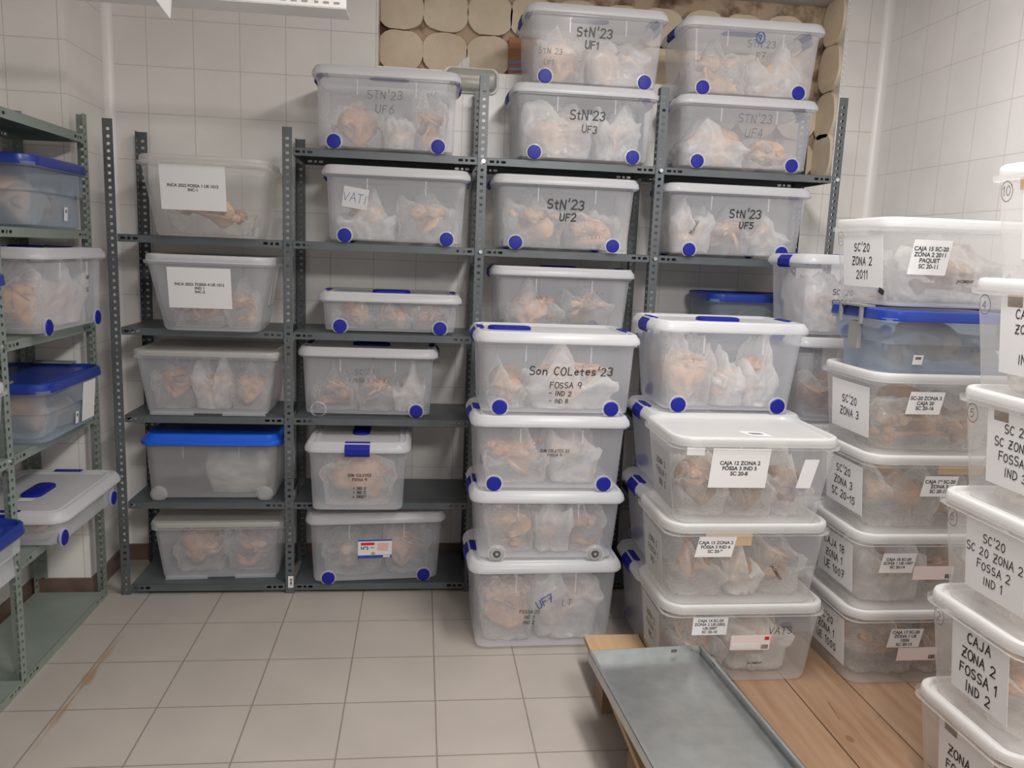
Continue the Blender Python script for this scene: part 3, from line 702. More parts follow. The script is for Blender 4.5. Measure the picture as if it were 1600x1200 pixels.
def fill(t, ref, seed, bags, tone='bone', face='front'):
    bs = 1.2 if t_sp[t.name]['type'] == 'S' else (.55 if t_sp[t.name]['H'] < .15 else .74 if t_sp[t.name]['H'] < .2 else 1.0)
    """bags = [(u0, u1, height, film, where, bones)]; u along the box from -1 to 1; bones = 'skull long_bone*2 ...'"""
    sp = t_sp[t.name]; rnd = random.Random(seed); mw = Matrix.Translation(t.location) @ Matrix.Rotation(t.rotation_euler.z, 4, 'Z')
    rz = t.rotation_euler.z
    z0 = {'R': .017, 'P': .017, 'F': .019}.get(sp['type'], .011)
    placed = []; made = {}; used = set()
    bags = [list(q) for q in bags]
    for i in range(len(bags)-1):
        mid = (bags[i][1]+bags[i+1][0])/2; bags[i][1] = mid+.05; bags[i+1][0] = mid-.05
    for n_, (u0, u1, hgt, film, where, bones) in enumerate(bags):
        a, c = wall_half(sp, hgt*.55); a -= .020; c -= .020
        x0, x1 = u0*a, u1*a; hz = min(hgt*1.13, sp['H']-.05)
        sx, sy = x1-x0, 2*c*.97
        o = ob('bone_bag', bag_data((seed*3+n_*5) % 8, film), None, None, mw @ Vector(((x0+x1)/2, 0, z0)), (0, 0, rz+(math.pi if rnd.random() < .5 else 0)), (sx, sy, hz))
        fw = {'bag': 'clear', 'milk': 'milky white', 'haze': 'hazy'}[film]
        kinds = [k.split('*')[0] for k in bones.split()]
        kn = next((k for k in kinds if (fw, k) not in used), kinds[0]); used.add((fw, kn))
        tag(o, f'{fw} bag around a {KNAME[kn]} in {ref}', 'plastic bag', 'bags of bones in the boxes')
        toks = []
        for k in bones.split():
            kk, _, m_ = k.partition('*'); toks += [kk]*(int(m_ or 1) + (kk in ('bone_fragment', 'long_bone', 'rib') and rnd.random() < .5))
        if film != 'milk' and hgt > .12: toks += ['bone_fragment', 'bone_shard', 'hip_bone'][:2 if rnd.random() < .6 else 3]
        for kk in toks:
            me, e = BONE[kk]; best = None; s_ = rnd.uniform(1.1, 1.4) * bs * (1 if kk != 'long_bone' else .66)
            if kk == 'bone_fragment': s_ *= 1.5
            if kk == 'bone_fragment' and rnd.random() < .4: kk = rnd.choice(('bone_shard', 'vertebra', 'rib')); me, e = BONE[kk]; s_ = rnd.uniform(1.0, 1.3)
            s0 = s_
            for tr_ in range(90):
                s_ = s0*(1, .86, .72)[tr_//30]
                if tr_ % 30 == 0 and best is not None and best[0] < .3: break
                if kk == 'long_bone': rot = Matrix.Rotation(rnd.uniform(-.5, .5)+(math.pi if rnd.random() < .5 else 0), 3, 'Z') @ Matrix.Rotation(rnd.uniform(-.45, .45), 3, 'Y') @ Matrix.Rotation(rnd.uniform(0, 6), 3, 'X')
                elif kk == 'skull': rot = Matrix.Rotation(rnd.uniform(-2.6, -.6), 3, 'Z') @ Matrix.Rotation(rnd.uniform(-.3, .3), 3, 'Y')
                else: rot = Matrix.Rotation(rnd.uniform(0, 6.3), 3, 'Z') @ Matrix.Rotation(rnd.uniform(.3, 1.3) if kk in ('rib', 'hip_bone') else rnd.uniform(-.7, .7), 3, 'X') @ Matrix.Rotation(rnd.uniform(-.4, .4), 3, 'Y')
                ex = [sum(abs(rot[i][j])*e[j]*s_ for j in range(3)) for i in range(3)]
                lim_x = (sx/2*.84, sy/2*.82)
                if ex[0] > lim_x[0]*(1.1 if kk == 'long_bone' else 1) or ex[1] > lim_x[1]: continue
                px = (x0+x1)/2 + rnd.uniform(-1, 1)*max(0, lim_x[0]-ex[0]); fy = -1 if face == 'front' else 1
                py = (-lim_x[1]+ex[1]) + rnd.random()**2*(2*(lim_x[1]-ex[1]))*.6
                if face == 'left': px = x0+(sx/2-lim_x[0])+ex[0] + rnd.random()**1.5*2*(lim_x[0]-ex[0])*.8; py = rnd.uniform(-1, 1)*(lim_x[1]-ex[1])
                top = max(hz*.64-ex[2], ex[2]+.004)
                rest = 0
                for (q, ee) in placed:
                    if abs(q[0]-px) < (ee[0]+ex[0])*.7 and abs(q[1]-py) < (ee[1]+ex[1])*.7: rest = max(rest, q[2]+ee[2]*.75+ex[2]*.75)
                pz = max(rest, ex[2]*.95+.006)
                if ex[2]*2 > hz*1.25+.012: continue
                pen = max(0, pz-top)*3 + (py+lim_x[1])*.3 + pz*.7 + rnd.random()*.02
                if best is None or pen < best[0]: best = (pen, (px, py, min(pz, top)), ex, rot, s_)
            if best is None or best[0] > .6: continue
            _, p, ex, rot, s_ = best; placed.append((p, ex))
            tn = tone if rnd.random() < .7 else rnd.choice(('bone', 'bone_pale', 'bone_brown'))
            key = (kk, tn)
            if key not in BMESH: d = me.copy(); d.materials.append(M[tn]); BMESH[key] = d
            b_ = bpy.data.objects.new(kk, BMESH[key]); COL.objects.link(b_)
            b_.matrix_world = mw @ Matrix.Translation((p[0], p[1], p[2]+z0)) @ rot.to_4x4() @ Matrix.Diagonal((s_, s_, s_, 1))
            made.setdefault((kk, tn), []).append(b_)
    for (kk, tn), os_ in made.items():
        for b_ in os_: tag(b_, f'{TONE[tn]} {KNAME[kk]} bagged in {ref}', 'bone', f'{TONE[tn]} {KNAME[kk]}s in {ref}')

# ------------------------------------------------------------------ pallet and loose shelves
pal = thing('pallet', 'low pine pallet carrying the right-hand stacks of boxes', 'pallet', (1.21, -.70, 0))
for i in range(7):
    x = i*.2155; pl = ob('plank', MB().box(x, x+.211, -1.28, 0 if i else .0, .110, .130), M['board' if i == 0 else 'wood'], pal)
    for k in range(i in (3, 5)):
        kx, ky = x+.03+.15*((i*37+k*53) % 10)/10, -.42-.4*((i*29+k*61) % 10)/10
        ob('knot', MB().prism([(kx+.011*math.cos(a*.6283), ky+.019*math.sin(a*.6283)) for a in range(10)], .1299, .1304, 'z'), M['knot'], pl)
for y in (-.26, -.72, -1.2):
    ob('stringer', MB().box(.004, 1.50, y-.05, y+.05, .090, .110), M['wood'], pal)
    for x in (.004, .70, 1.40): ob('block', MB().box(x, x+.10, y-.06, y+.06, 0, .090), M['wood'], pal)
ob('nail_scratch', MB().prism([(.725, -.495), (.731, -.495), (.716, -.60), (.710, -.60)], .1299, .1304, 'z'), M['knot'], pal)
def loose_shelf(label, loc, rz, L=.80, D=.41, lip=.034):
    t = thing('loose_metal_shelf', label, 'metal shelf', loc, rz, None)
    ob('shelf_plate', MB().box(0, D, -L, 0, 0, .0016), M['galv'], t)
    hs = [(0, d, .006, s_) for d, s_ in ((.02, .006), (D-.10, .011), (D-.032, .011))]
    k = hole_plate(D, lip, hs); ob('rim', xform(k, lambda x, y, z: (z, -y, lip/2+x)), M['galv'], t)
    k = hole_plate(D, lip, hs); ob('rim', xform(k, lambda x, y, z: (z, -L+y, lip/2+x)), M['galv'], t)
    hl = [(0, d, .006, s_) for d, s_ in ((.03, .006), (.10, .011), (L-.10, .011), (L-.03, .006))]
    for x in (0, D):
        s_ = 1 if x == 0 else -1
        b = xform(hole_plate(L, lip, hl), lambda u, v, w: (x+s_*v, -w, lip/2+u)); b.box(*sorted((x, x+s_*.012)), -L, 0, lip-.0014, lip)
        ob('rim', b, M['galv'], t)
    return t
loose_shelf('upturned galvanised shelf, lowest of the pile, flat on the pallet boards', (1.235, -1.075, .131), R(2.0), .80, .36)
for dx, dy, k, lab in ((.0, 0, 1, 'upturned galvanised shelf, second from the boards in the pile on the pallet'), (.0, .0, 2, 'upturned galvanised shelf just under the top one, sticking out on its right side')):
    loose_shelf(lab, (1.225-.003*k+dx, -1.077+dy, .131+.036*k), R(1.6), .80, .36)
loose_shelf('upturned galvanised shelf on top of the pile, its empty tray facing up', (1.137, -1.09, .239), R(3.9), .80, .402)
#  ------------------------------------------------------------------ boxes on the back rack
GB = 'storage boxes on the back rack'
def B(ty, ref, label, x, y, z, rz=0, group=GB, **kw):
    t = make_box(ty, label, (x, y, z+.0012), rz, group, **kw); t_ref[t.name] = ref; return t
t_ref = {}
def F(t, seed, bags, tone='bone', face='front'): fill(t, t_ref[t.name], seed, bags, tone, face)
Z = ZS
# first bay
b = B('S', 'the box labelled INC-1', 'pale milky box with a taped white sheet reading INC-1, topmost in the first bay', -.322, .095, Z['B'], Lb=.40, Wb=.30, Lt=.49, Wt=.39, H=.318, lid='lid_c', body='box_s')
paper(b, 'front', -.035, .192, .255, .178, 'INCA 2022 FOSSA 1 UE 1012\nINC-1', fit=(.78, .22))
F(b, 11, [(-.95, .95, .16, 'bag', '', 'hip_bone*2 jaw_bone rib long_bone*2 bone_fragment*3')], 'bone_pale')
b = B('S', 'the box labelled INC-2', 'clear box with a taped white sheet reading INC-2, second from top in the first bay', -.305, .075, Z['C'], Lb=.385, Wb=.30, Lt=.485, Wt=.39, H=.312, body='box', lid='lid')
paper(b, 'front', -.03, .178, .25, .168, 'INCA 2022, FOSSA 4 UE 1012\nIND 1\nINC-2', fit=(.78, .36))
paper(b, 'right', .02, .19, .10, .17); F(b, 12, [(-.95, .3, .14, 'bag', 'on the left', 'rib*2 bone_fragment*4 jaw_bone'), (.25, .98, .20, 'bag', 'on the right', 'vertebra*4 hip_bone bone_fragment*3')])
b = B('F', 'the packed box with flat grey lid', 'clear box with flat greyish lid packed to the top with bones, in the first bay', -.344, .18, Z['D'], Lb=.50, Lt=.575, H=.29)
F(b, 13, [(-1, -.28, .27, 'bag', 'on the left', 'skull jaw_bone bone_fragment*5 rib'), (-.3, .35, .22, 'milk', 'in the middle', 'bone_fragment*3 vertebra*2'), (.3, 1, .27, 'bag', 'on the right', 'skull hip_bone bone_fragment*4')])
b = B('P', 'the box with the bright blue lid', 'frosted box with bright blue lid and clear wheels in the first bay', -.338, .20, Z['E'], R(1))
ob('sticker', MB().box(-.06, .05, .03, .035, .2995, .3003), M['paper'], b)
F(b, 14, [(-.2, .95, .19, 'milk', '', 'long_bone bone_fragment')], 'bone_pale')
b = B('F', 'the lowest box of the first bay', 'clear box with flat greyish lid on the lowest shelf of the first bay', -.322, .23, Z['F'], R(2.5), Lb=.50, Lt=.56, H=.285)
F(b, 15, [(-.95, .1, .19, 'bag', 'on the left', 'skull jaw_bone bone_fragment'), (.0, .98, .2, 'bag', 'on the right', 'jaw_bone rib*2 bone_fragment*4')])
# second bay
b = B('R', 'the box marked UF6', 'roller box marked STN 23 UF6 alone on top of the second bay', .408, .165, Z['A'], R(-.6), Lb=.56, Lt=.575, H=.33)
marker(b, 'front', -.005, .195, ["STN'23", 'UF6'], .032, .0022, 'inkgrey', 3)
F(b, 16, [(-1, .0, .18, 'haze', 'on the left', 'skull rib*2 bone_fragment*4'), (-.1, .5, .15, 'milk', 'in the middle', 'bone_fragment*3'), (.35, 1, .24, 'haze', 'on the right', 'hip_bone long_bone bone_fragment*4 jaw_bone')], 'bone_pale')
b = B('R', 'the box with the VATI tag', 'roller box with a paper tag reading VATI, under box UF6', .452, .165, Z['B'], Lt=.585, H=.318)
o = paper(b, 'front', -.17, .185, .105, .085, m='paper_thin', tilt=R(8), hand_lines=['VATI'], hh=.034, ink='inkblue')
F(b, 17, [(-1, -.05, .21, 'milk', 'on the left', 'hip_bone bone_fragment*4 rib'), (.05, 1, .22, 'haze', 'on the right', 'hip_bone bone_fragment*4 vertebra*2')], 'bone_pale')
b = B('R', 'the shallow roller box', 'shallow roller box with blue wheels in the second bay', .43, .18, Z['C'], R(1.2), Lt=.58, H=.178)
F(b, 18, [(-1, -.2, .13, 'bag', 'on the left', 'hip_bone skull bone_fragment*2'), (-.3, .4, .125, 'haze', 'in the middle', 'rib bone_fragment*4 jaw_bone'), (.3, 1, .13, 'bag', 'on the right', 'bone_fragment*5 vertebra*2')])
b = B('R', 'the roller box with a missing wheel', 'roller box lacking its front left wheel in the second bay', .342, .215, Z['D'], R(-1.5), Lb=.55, Lt=.575, H=.31, skip=(0,))
a_, c_ = wall_half(t_sp[b.name], .03)
marker(b, 'front', -.01, .205, ["SC'23"], .024, .0016, 'inkgrey', 4); marker(b, 'front', .0, .165, ['FOSSA 2 IND 7'], .016, .0016, 'inkgrey', 4)
F(b, 19, [(-1, -.15, .19, 'bag', 'on the left', 'jaw_bone hip_bone bone_fragment*4 vertebra'), (-.25, .5, .2, 'bag', 'in the middle', 'long_bone rib*2 bone_fragment*4'), (.35, 1, .27, 'milk', 'with upright handles on the right', 'bone_fragment*2')])
b = B('R', 'the box standing end-on', 'roller box standing end-on with a blue clip facing forward, in the second bay', .3085, .115, Z['E'], R(90), Lb=.52, Lt=.54, Wb=.385, Wt=.41, H=.31, wheels=None)
marker(b, 'left', .01, .12, ['SON COLETES', 'FOSSA 9', '', '+ IND 2', '+ IND 5', '+ INDET'], .011, .0022, 'ink', 9)
F(b, 20, [(-1, .0, .24, 'bag', 'at the front', 'skull hip_bone bone_fragment*5 vertebra*3'), (.05, 1, .2, 'milk', 'behind', 'bone_fragment*3')], 'bone', 'left')
b = B('R', 'the box with product sticker', 'roller box with a blue and white product sticker, lowest of the second bay', .372, .185, Z['F'], R(4.5), Lb=.56, Lt=.59, H=.33)
o = paper(b, 'front', -.008, .165, .152, .088)
swatch(o, -.076, .076, .037, .044, M['navy'], 'blue_band'); swatch(o, -.076, .076, -.044, -.031, M['navy'], 'blue_band')
pz = ob('brand_pill', MB().loft([[(x-.033, y, z+.024) for x, z, _ in rr(.062, .013, .006, 0)] for y in (-.0009, -.0014)]), M['red'], o)
ob('seal', MB().cyl((-.008, -.0009, -.024), .009, .0008, 'y', 16), M['gold'], o)
printed('N\u00b05', .034, .022, o, (-.046, -.0012, .004)); printed('45L', .016, .007, o, (-.012, -.0012, .006))
pb = MB().prism([(.010, -.008), (.058, -.012), (.062, .018), (.012, .020)], -.0014, -.0008).prism([(.008, .020), (.064, .018), (.060, .027), (.014, .028)], -.0014, -.0008); ob('box_picture', pb, M['pink'], o)
swatch(o, .036, .068, -.042, -.033, M['paper'], 'barcode_ground', .0012); barcode(o, .040, .066, -.041, -.034, 3)
F(b, 21, [(-.95, .2, .2, 'haze', 'on the left', 'bone_fragment*2 long_bone'), (.1, .98, .25, 'haze', 'on the right', 'skull rib bone_fragment')], 'bone_pale')
# third bay
b = B('R', 'the box marked UF3', 'roller box marked STN 23 UF3 on the top shelf of the third bay', 1.245, .165, Z['A'], Lb=.565, Lt=.60, H=.310, insert=False)
marker(b, 'front', .01, .19, ["StN'23"], .036, .0052, 'ink', 5); marker(b, 'front', .02, .135, ['UF3'], .028, .004, 'ink', 6)
F(b, 22, [(-1, .35, .25, 'milk', 'on the left', 'skull bone_fragment*4 hip_bone'), (.1, 1, .24, 'milk', 'with tied ears on the right', 'rib bone_fragment*2')], 'bone_pale')
b = B('R', 'the box marked UF1', 'roller box marked STN 23 UF1 stacked on box UF3 at the top', 1.277, .165, Z['A']+.311, Lb=.54, Lt=.575, H=.318)
marker(b, 'front', -.01, .215, ["StN'23"], .036, .0054, 'ink', 7); marker(b, 'front', -.02, .165, ['UF1'], .028, .005, 'ink', 8)
marker(b, 'front', -.195, .13, ['STN 23'], .022, .0018, 'inkgrey', 2); marker(b, 'front', -.20, .085, ['UF1'], .02, .0018, 'inkgrey', 2)
F(b, 23, [(-1, -.05, .22, 'haze', 'on the left', 'skull*2 rib*2 bone_fragment*2'), (-.1, 1, .19, 'milk', 'on the right', 'skull long_bone*2 bone_fragment*2')], 'bone_pale')
b = B('R', 'the box marked UF2', 'roller box marked STN 23 UF2 directly under the shelf of box UF3', 1.18, .165, Z['B'], Lb=.57, Lt=.605, H=.316)
marker(b, 'front', -.0, .20, ["StN'23"], .038, .0056, 'ink', 9); marker(b, 'front', .01, .145, ['UF2'], .03, .0052, 'ink', 10)
F(b, 24, [(-1, .1, .23, 'haze', 'on the left', 'hip_bone long_bone*2 bone_fragment*4'), (.0, 1, .17, 'haze', 'on the right', 'jaw_bone rib*2 hip_bone bone_fragment*3')], 'bone_pale')
b = B('R', 'the box behind the tall floor stack', 'roller box on the rack shelf just behind the top of the floor stack', 1.187, .165, Z['C'], Lt=.60, H=.315)
marker(b, 'front', -.10, .18, ['IND 2'], .018, .0012, 'inkgrey', 3)
F(b, 25, [(-.95, .15, .26, 'haze', 'on the left', 'skull bone_fragment*4'), (.0, .95, .22, 'bag', 'on the right', 'hip_bone bone_fragment*4')], 'bone_pale')
# fourth bay
b = B('R', 'the box marked UF4', 'roller box marked STN 23 UF4 on the top shelf of the fourth bay', 1.968, .165, Z['A'], R(-.8), Lb=.575, Lt=.60, H=.307, insert=False)
marker(b, 'front', .03, .19, ["STN'23", 'UF4'], .034, .002, 'inkgrey', 12)
F(b, 26, [(-1, .2, .24, 'milk', 'on the left', 'skull hip_bone bone_fragment*3'), (.1, 1, .13, 'haze', 'on the right', 'bone_fragment*6 vertebra*2')], 'bone_pale')
b = B('R', 'the box marked F7', 'roller box with a blue inked mark over F7, stacked on box UF4', 1.968, .165, Z['A']+.308, R(-.8), Lb=.56, Lt=.595, H=.315)
marker(b, 'front', .02, .245, ['9'], .02, .005, 'inkblue', 3, ring=True); marker(b, 'front', .03, .195, ["STN'23", 'F7'], .028, .002, 'inkgrey', 13)
F(b, 27, [(-1, .1, .23, 'haze', 'on the left', 'jaw_bone hip_bone bone_fragment*5'), (.0, 1, .26, 'milk', 'on the right', 'bone_fragment*4 rib')], 'bone_pale')
b = B('R', 'the box marked UF5', 'roller box marked STN 23 UF5 directly under the shelf of box UF4', 1.957, .165, Z['B'], Lb=.585, Lt=.635, H=.316)
marker(b, 'front', .03, .195, ["StN'23"], .034, .005, 'ink', 14); marker(b, 'front', .04, .145, ['UF5'], .028, .005, 'ink', 15); marker(b, 'front', -.2, .13, ['Mandi'], .018, .002, 'ink', 4, tilt=R(-62))
F(b, 28, [(-1, -.3, .22, 'milk', 'on the left', 'jaw_bone*2 bone_fragment'), (-.35, .4, .2, 'haze', 'in the middle', 'rib bone_fragment*4'), (.3, 1, .2, 'milk', 'on the right', 'hip_bone bone_fragment*3')], 'bone_pale')
b = B('B', 'the small blue-lidded box', 'blue-lidded box half hidden at the back of the fourth bay', 2.13, .19, Z['C'], Lb=.45, Lt=.49, H=.225)
F(b, 29, [(-.9, .9, .12, 'haze', '', 'bone_fragment*3')])
# ------------------------------------------------------------------ stack on the floor in front of the third bay
G1 = 'boxes of the tall floor stack'
y = -.375
b = B('R', 'the lowest box of the floor stack', 'deep roller box standing on the tiled floor, lowest of the tall central stack', 1.073, y, 0, R(1), G1, Lb=.535, Lt=.575, H=.3715, insert=False, wheels=None)
marker(b, 'front', .0, .205, ['UF7'], .03, .004, 'inkblue', 5, tilt=R(-30)); marker(b, 'front', -.06, .14, ['FOSSA 21', 'IND 1', 'IND 2'], .013, .0018, 'ink', 6); marker(b, 'front', .09, .20, ['LT'], .026, .002, 'inkblue', 7)
F(b, 31, [(-1, .0, .3, 'haze', 'on the left', 'hip_bone*2 long_bone*2 bone_fragment*5'), (-.2, 1, .31, 'milk', 'on the right', 'hip_bone bone_fragment*4 long_bone')])
b = B('R', 'the box with grey wheels', 'roller box with grey wheels, second from the floor in the tall central stack', 1.073, y, .3725, R(-.3), G1, Lb=.535, Lt=.57, H=.2825, insert=False, wheels='grey', wx=.195)
F(b, 32, [(-.95, -.1, .22, 'bag', 'on the left', 'vertebra*3 hip_bone bone_fragment*4'), (-.15, .5, .23, 'milk', 'in the middle', 'bone_fragment*4 hip_bone'), (.35, .98, .23, 'bag', 'on the right', 'skull jaw_bone bone_fragment*3')])
b = B('R', 'the middle box of the floor stack', 'roller box with a pale bent bag inside, middle of the tall central stack', 1.07, y, .656, R(.3), G1, Lb=.55, Lt=.58, H=.298, insert=False)
marker(b, 'front', .015, .155, ['SON COLETES 23', 'FOSSA 9'], .010, .0016, 'ink', 8)
F(b, 33, [(-1, .2, .22, 'haze', 'on the left', 'hip_bone*2 bone_fragment*4 long_bone'), (-.1, .85, .25, 'milk', 'on the right', 'long_bone*2 bone_fragment*2')], 'bone_pale')
b = B('R', 'the box marked SON COLETES', 'roller box marked SON COLETES 23 FOSSA 9 on top of the tall central stack', 1.083, y, .955, R(-.3), G1, Lb=.57, Lt=.595, H=.318, ix=-.17)
marker(b, 'front', .055, .175, ["Son COLetes'23"], .031, .004, 'ink', 21); marker(b, 'front', .035, .12, ['FOSSA 9'], .022, .003, 'ink', 22); marker(b, 'front', .015, .088, ['- IND 2'], .018, .003, 'ink', 23); marker(b, 'front', .01, .058, ['- IND 8'], .015, .0024, 'ink', 24)
F(b, 34, [(-1, -.1, .17, 'haze', 'on the left', 'skull long_bone*2 bone_fragment*2'), (-.7, 1, .27, 'milk', 'of white film along the top', 'hip_bone bone_fragment*5 rib*2')], 'bone_pale')
# ------------------------------------------------------------------ stack behind the pallet
G2 = 'boxes of the stack behind the pallet'
y = -.475; x = 1.722
for k, (z, h, dx, lb) in enumerate(((0, .3615, 0, 'roller box on the tiled floor, lowest of the stack behind the pallet'), (.3625, .3215, .003, 'roller box second from the floor behind the pallet stack'), (.685, .309, .003, 'roller box third from the floor behind the pallet stack'))):
    b = B('R', 'the lowest box behind the pallet', lb, x+dx, y, z, 0, G2, Lb=.49, Lt=.565, Wb=.36, Wt=.375, H=h, insert=False)
    if k == 0: F(b, 35, [(-.95, .6, .25, 'haze', '', 'bone_fragment*4 hip_bone')], 'bone', 'left')
b = B('R', 'the large roller box behind the pallet', 'large roller box with pale bags topping the stack behind the pallet', x+.003, y, .995, 0, G2, Lb=.495, Lt=.56, Wb=.35, Wt=.375, H=.345, wx=.195)
F(b, 36, [(-.95, .05, .29, 'haze', 'on the left', 'skull hip_bone bone_fragment*4'), (-.4, .7, .20, 'milk', 'in the middle', 'bone_fragment*4 rib'), (.0, .95, .27, 'milk', 'on the right', 'hip_bone bone_fragment*3')], 'bone_pale')
# stack further right by the wall
G3 = 'boxes of the stack in the far right corner'
x, y = 2.352, -.30
for z, h, lb in ((0, .3055, 'clear box on the floor in the far right corner stack'), (.3065, .3055, 'clear box second from the floor in the far right corner stack'), (.613, .306, 'clear box third from the floor in the far right corner stack')):
    B('R', '', lb, x, y, z, 0, G3, Lb=.50, Lt=.545, Wb=.33, Wt=.36, H=h, insert=False)
b = B('R', 'the lower far corner box', 'clear box of bones under the box marked SC 2 FOSSA in the far right corner', x, y, .92, 0, G3, Lb=.50, Lt=.545, Wb=.33, Wt=.36, H=.356, insert=False, wheels=None)
F(b, 37, [(-1, .6, .19, 'bag', '', 'hip_bone*2 bone_fragment*5 rib')])
b = B('R', 'the top far corner box', 'roller box marked SC 2 FOSSA IND topping the far right corner stack', x, y, 1.277, 0, G3, Lb=.50, Lt=.55, Wb=.34, Wt=.365, H=.328, wx=.08)
marker(b, 'front', -.12, .14, ["SC '20", 'FOSSA', 'IND 1'], .02, .0026, 'ink', 25, gap=2.1)
F(b, 38, [(-1, -.1, .22, 'milk', 'on the left', 'bone_fragment*3'), (-.4, .8, .23, 'haze', 'on the right', 'bone_fragment*5 hip_bone vertebra*2')], 'bone_pale')
# ------------------------------------------------------------------ CAJA 12 to 14 on the pallet
PZ = .130; G4 = 'boxes CAJA 12 to 14'
x, y = 1.672, -.892
b = B('S', 'the CAJA 14 box behind the shelves', 'milky box labelled CAJA 14 with red-cornered sticker, right behind the galvanised shelf', x+.008, y, PZ, 0, G4)
paper(b, 'front', -.125, .215, .122, .066, 'CAJA 14 SC-20\nZONA 2 UE-2002,\nUE-2007\nSC 20-10', fit=(.9, .86))
o = paper(b, 'front', .025, .15, .14, .056, m='sticker'); swatch(o, .050, .066, .010, .023, M['red'], 'red_square'); swatch(o, -.066, .03, -.022, -.004, M['paper'], 'pale_field'); barcode(o, .040, .066, -.024, -.008, 4)
printed('JACIMENT', .08, .012, b, (.05, -.1665-.0062, .07), name='printed_word'); marker(b, 'front', .13, .195, ['VATS'], .026, .0022, 'ink', 26)
F(b, 41, [(-.95, .0, .2, 'haze', 'on the left', 'bone_fragment*4 hip_bone'), (-.2, .9, .225, 'milk', 'on the right', 'hip_bone bone_fragment*3')], 'bone')
b = B('S', 'the middle box of the pallet stack', 'milky box labelled CAJA 13 on a small sheet, middle one behind the galvanised shelf', x-.004, y, PZ+.285, R(.3), G4)
swatch_t = paper(b, 'front', -.075, .238, .16, .045, m='card', label='strip of brown tape under the rim')
paper(b, 'front', -.124, .212, .128, .073, lift=.0014, text='CAJA 13 ZONA 2\nFOSSA 3 IND 6\nSC 20-9', fit=(.92, .84), shear=.012)
printed('JACIMENT', .085, .014, b, (.105, -.1735-.002, .115), name='printed_word').rotation_euler = (R(4), R(55), 0)
F(b, 42, [(-1, -.1, .18, 'bag', 'on the left', 'hip_bone*2 bone_fragment*4'), (-.2, .5, .19, 'milk', 'in the middle', 'long_bone*2 bone_fragment*2'), (.2, 1, .22, 'haze', 'on the right', 'long_bone*2 bone_fragment*3')])
b = B('S', 'the box with largest CAJA sheet', 'milky box labelled CAJA 12 with a large white sheet, topmost on the pallet in front', x+.002, y, PZ+.570, R(-.3), G4, Lb=.49, Lt=.56, H=.30)
paper(b, 'front', -.065, .196, .196, .136, lift=.001, text='CAJA 12 ZONA 2\nFOSSA 3 IND 5\nSC 20-8', fit=(.7, .54), shear=.006, bold=.035)
paper(b, 'front', .165, .178, .05, .10, shear=.02, label='blank slip of paper on the right'); paper(b, 'front', -.215, .252, .06, .026, label='blank slip of paper under the rim')
o = ob('lid_sticker', MB().prism([(.0, -.10), (.075, -.11), (.06, -.05), (-.02, -.04)], .2875, .2885, 'z'), M['paper'], b)
ob('barcode', MB().prism([(.012, -.085), (.055, -.09), (.048, -.068), (.004, -.063)], .2886, .2890, 'z'), M['inkgrey'], o)
F(b, 43, [(-1, -.2, .22, 'bag', 'on the left', 'skull hip_bone vertebra*2 bone_fragment*3'), (-.3, .55, .2, 'bag', 'in the middle', 'skull hip_bone*2 bone_fragment*2'), (.35, 1, .22, 'haze', 'on the right', 'bone_fragment*4 skull')], 'bone_brown')
for b_, ls in ((COL.objects[b.name], ['ZONA 2', 'FOSSA 1', 'IND 2']),): paper(b_, 'left', .0, .13, .22, .20, m='paper_thin', hand_lines=ls, hh=.022, lw=.0028)
for nm in [o.name for o in COL.objects if o.get('label') and ('CAJA 13 on' in o['label'] or 'CAJA 14 with' in o['label'])]:
    paper(COL.objects[nm], 'left', .0, .13, .20, .19, m='paper_thin', hand_lines=['ZONA 2', 'FOSSA 1', 'IND 1'], hh=.022, lw=.0026)
# ------------------------------------------------------------------ CAJA 15 to 20
G5 = 'boxes CAJA 15 to 20'; x, y = 2.318, -.928
def right_box(n, rf, dz, dx, lab, txt, u, v, w, h, seed, sticker=None, ls=(), bags=(), **kw):
    b = B('S', rf, lab, x+dx, y, dz, 0, G5, H=.281, **kw)
    paper(b, 'front', u, v, w, h, txt, lift=.0014, fit=(.9, .84), shear=.008)
    if sticker:
        o = paper(b, 'front', sticker[0], sticker[1], .145, .05, m='sticker'); barcode(o, .045, .068, -.02, -.004, n)
    paper(b, 'left', .02, .14, .24, .17, hand_lines=list(ls), hh=.026, lw=.0035)
    F(b, seed, list(bags)); return b
b = right_box(17, 'the CAJA 17 box on the pallet boards', PZ, 0, 'milky box labelled CAJA 17 standing on the pallet boards, with a pinkish sticker', 'CAJA 17 SC-20\nZONA 1 UE\n1005/\nSC 20-13', -.08, .178, .118, .07, 51, (-.02, .115), ["SC'20", 'ZONA 1', 'UE 1005'],
  [(-1, .2, .2, 'haze', 'on the left', 'hip_bone skull bone_fragment*3 long_bone'), (.1, 1, .2, 'bag', 'on the right', 'bone_fragment*4 hip_bone')])
b = right_box(18, 'the CAJA 18 box with pink sticker', PZ+.272, 0, 'milky box labelled CAJA 18 with a pinkish sticker, second from the pallet boards', 'CAJA 18 SC-20\nZONA 1 UE-1007\nSC 20-14', -.14, .178, .12, .072, 52, (-.0, .14), ['CAJA 18', 'ZONA 1', 'UE 1007'],
  [(-1, .1, .2, 'milk', 'on the left', 'rib*2 bone_fragment*3'), (.0, 1, .21, 'bag', 'on the right', 'hip_bone*2 bone_fragment*4')])
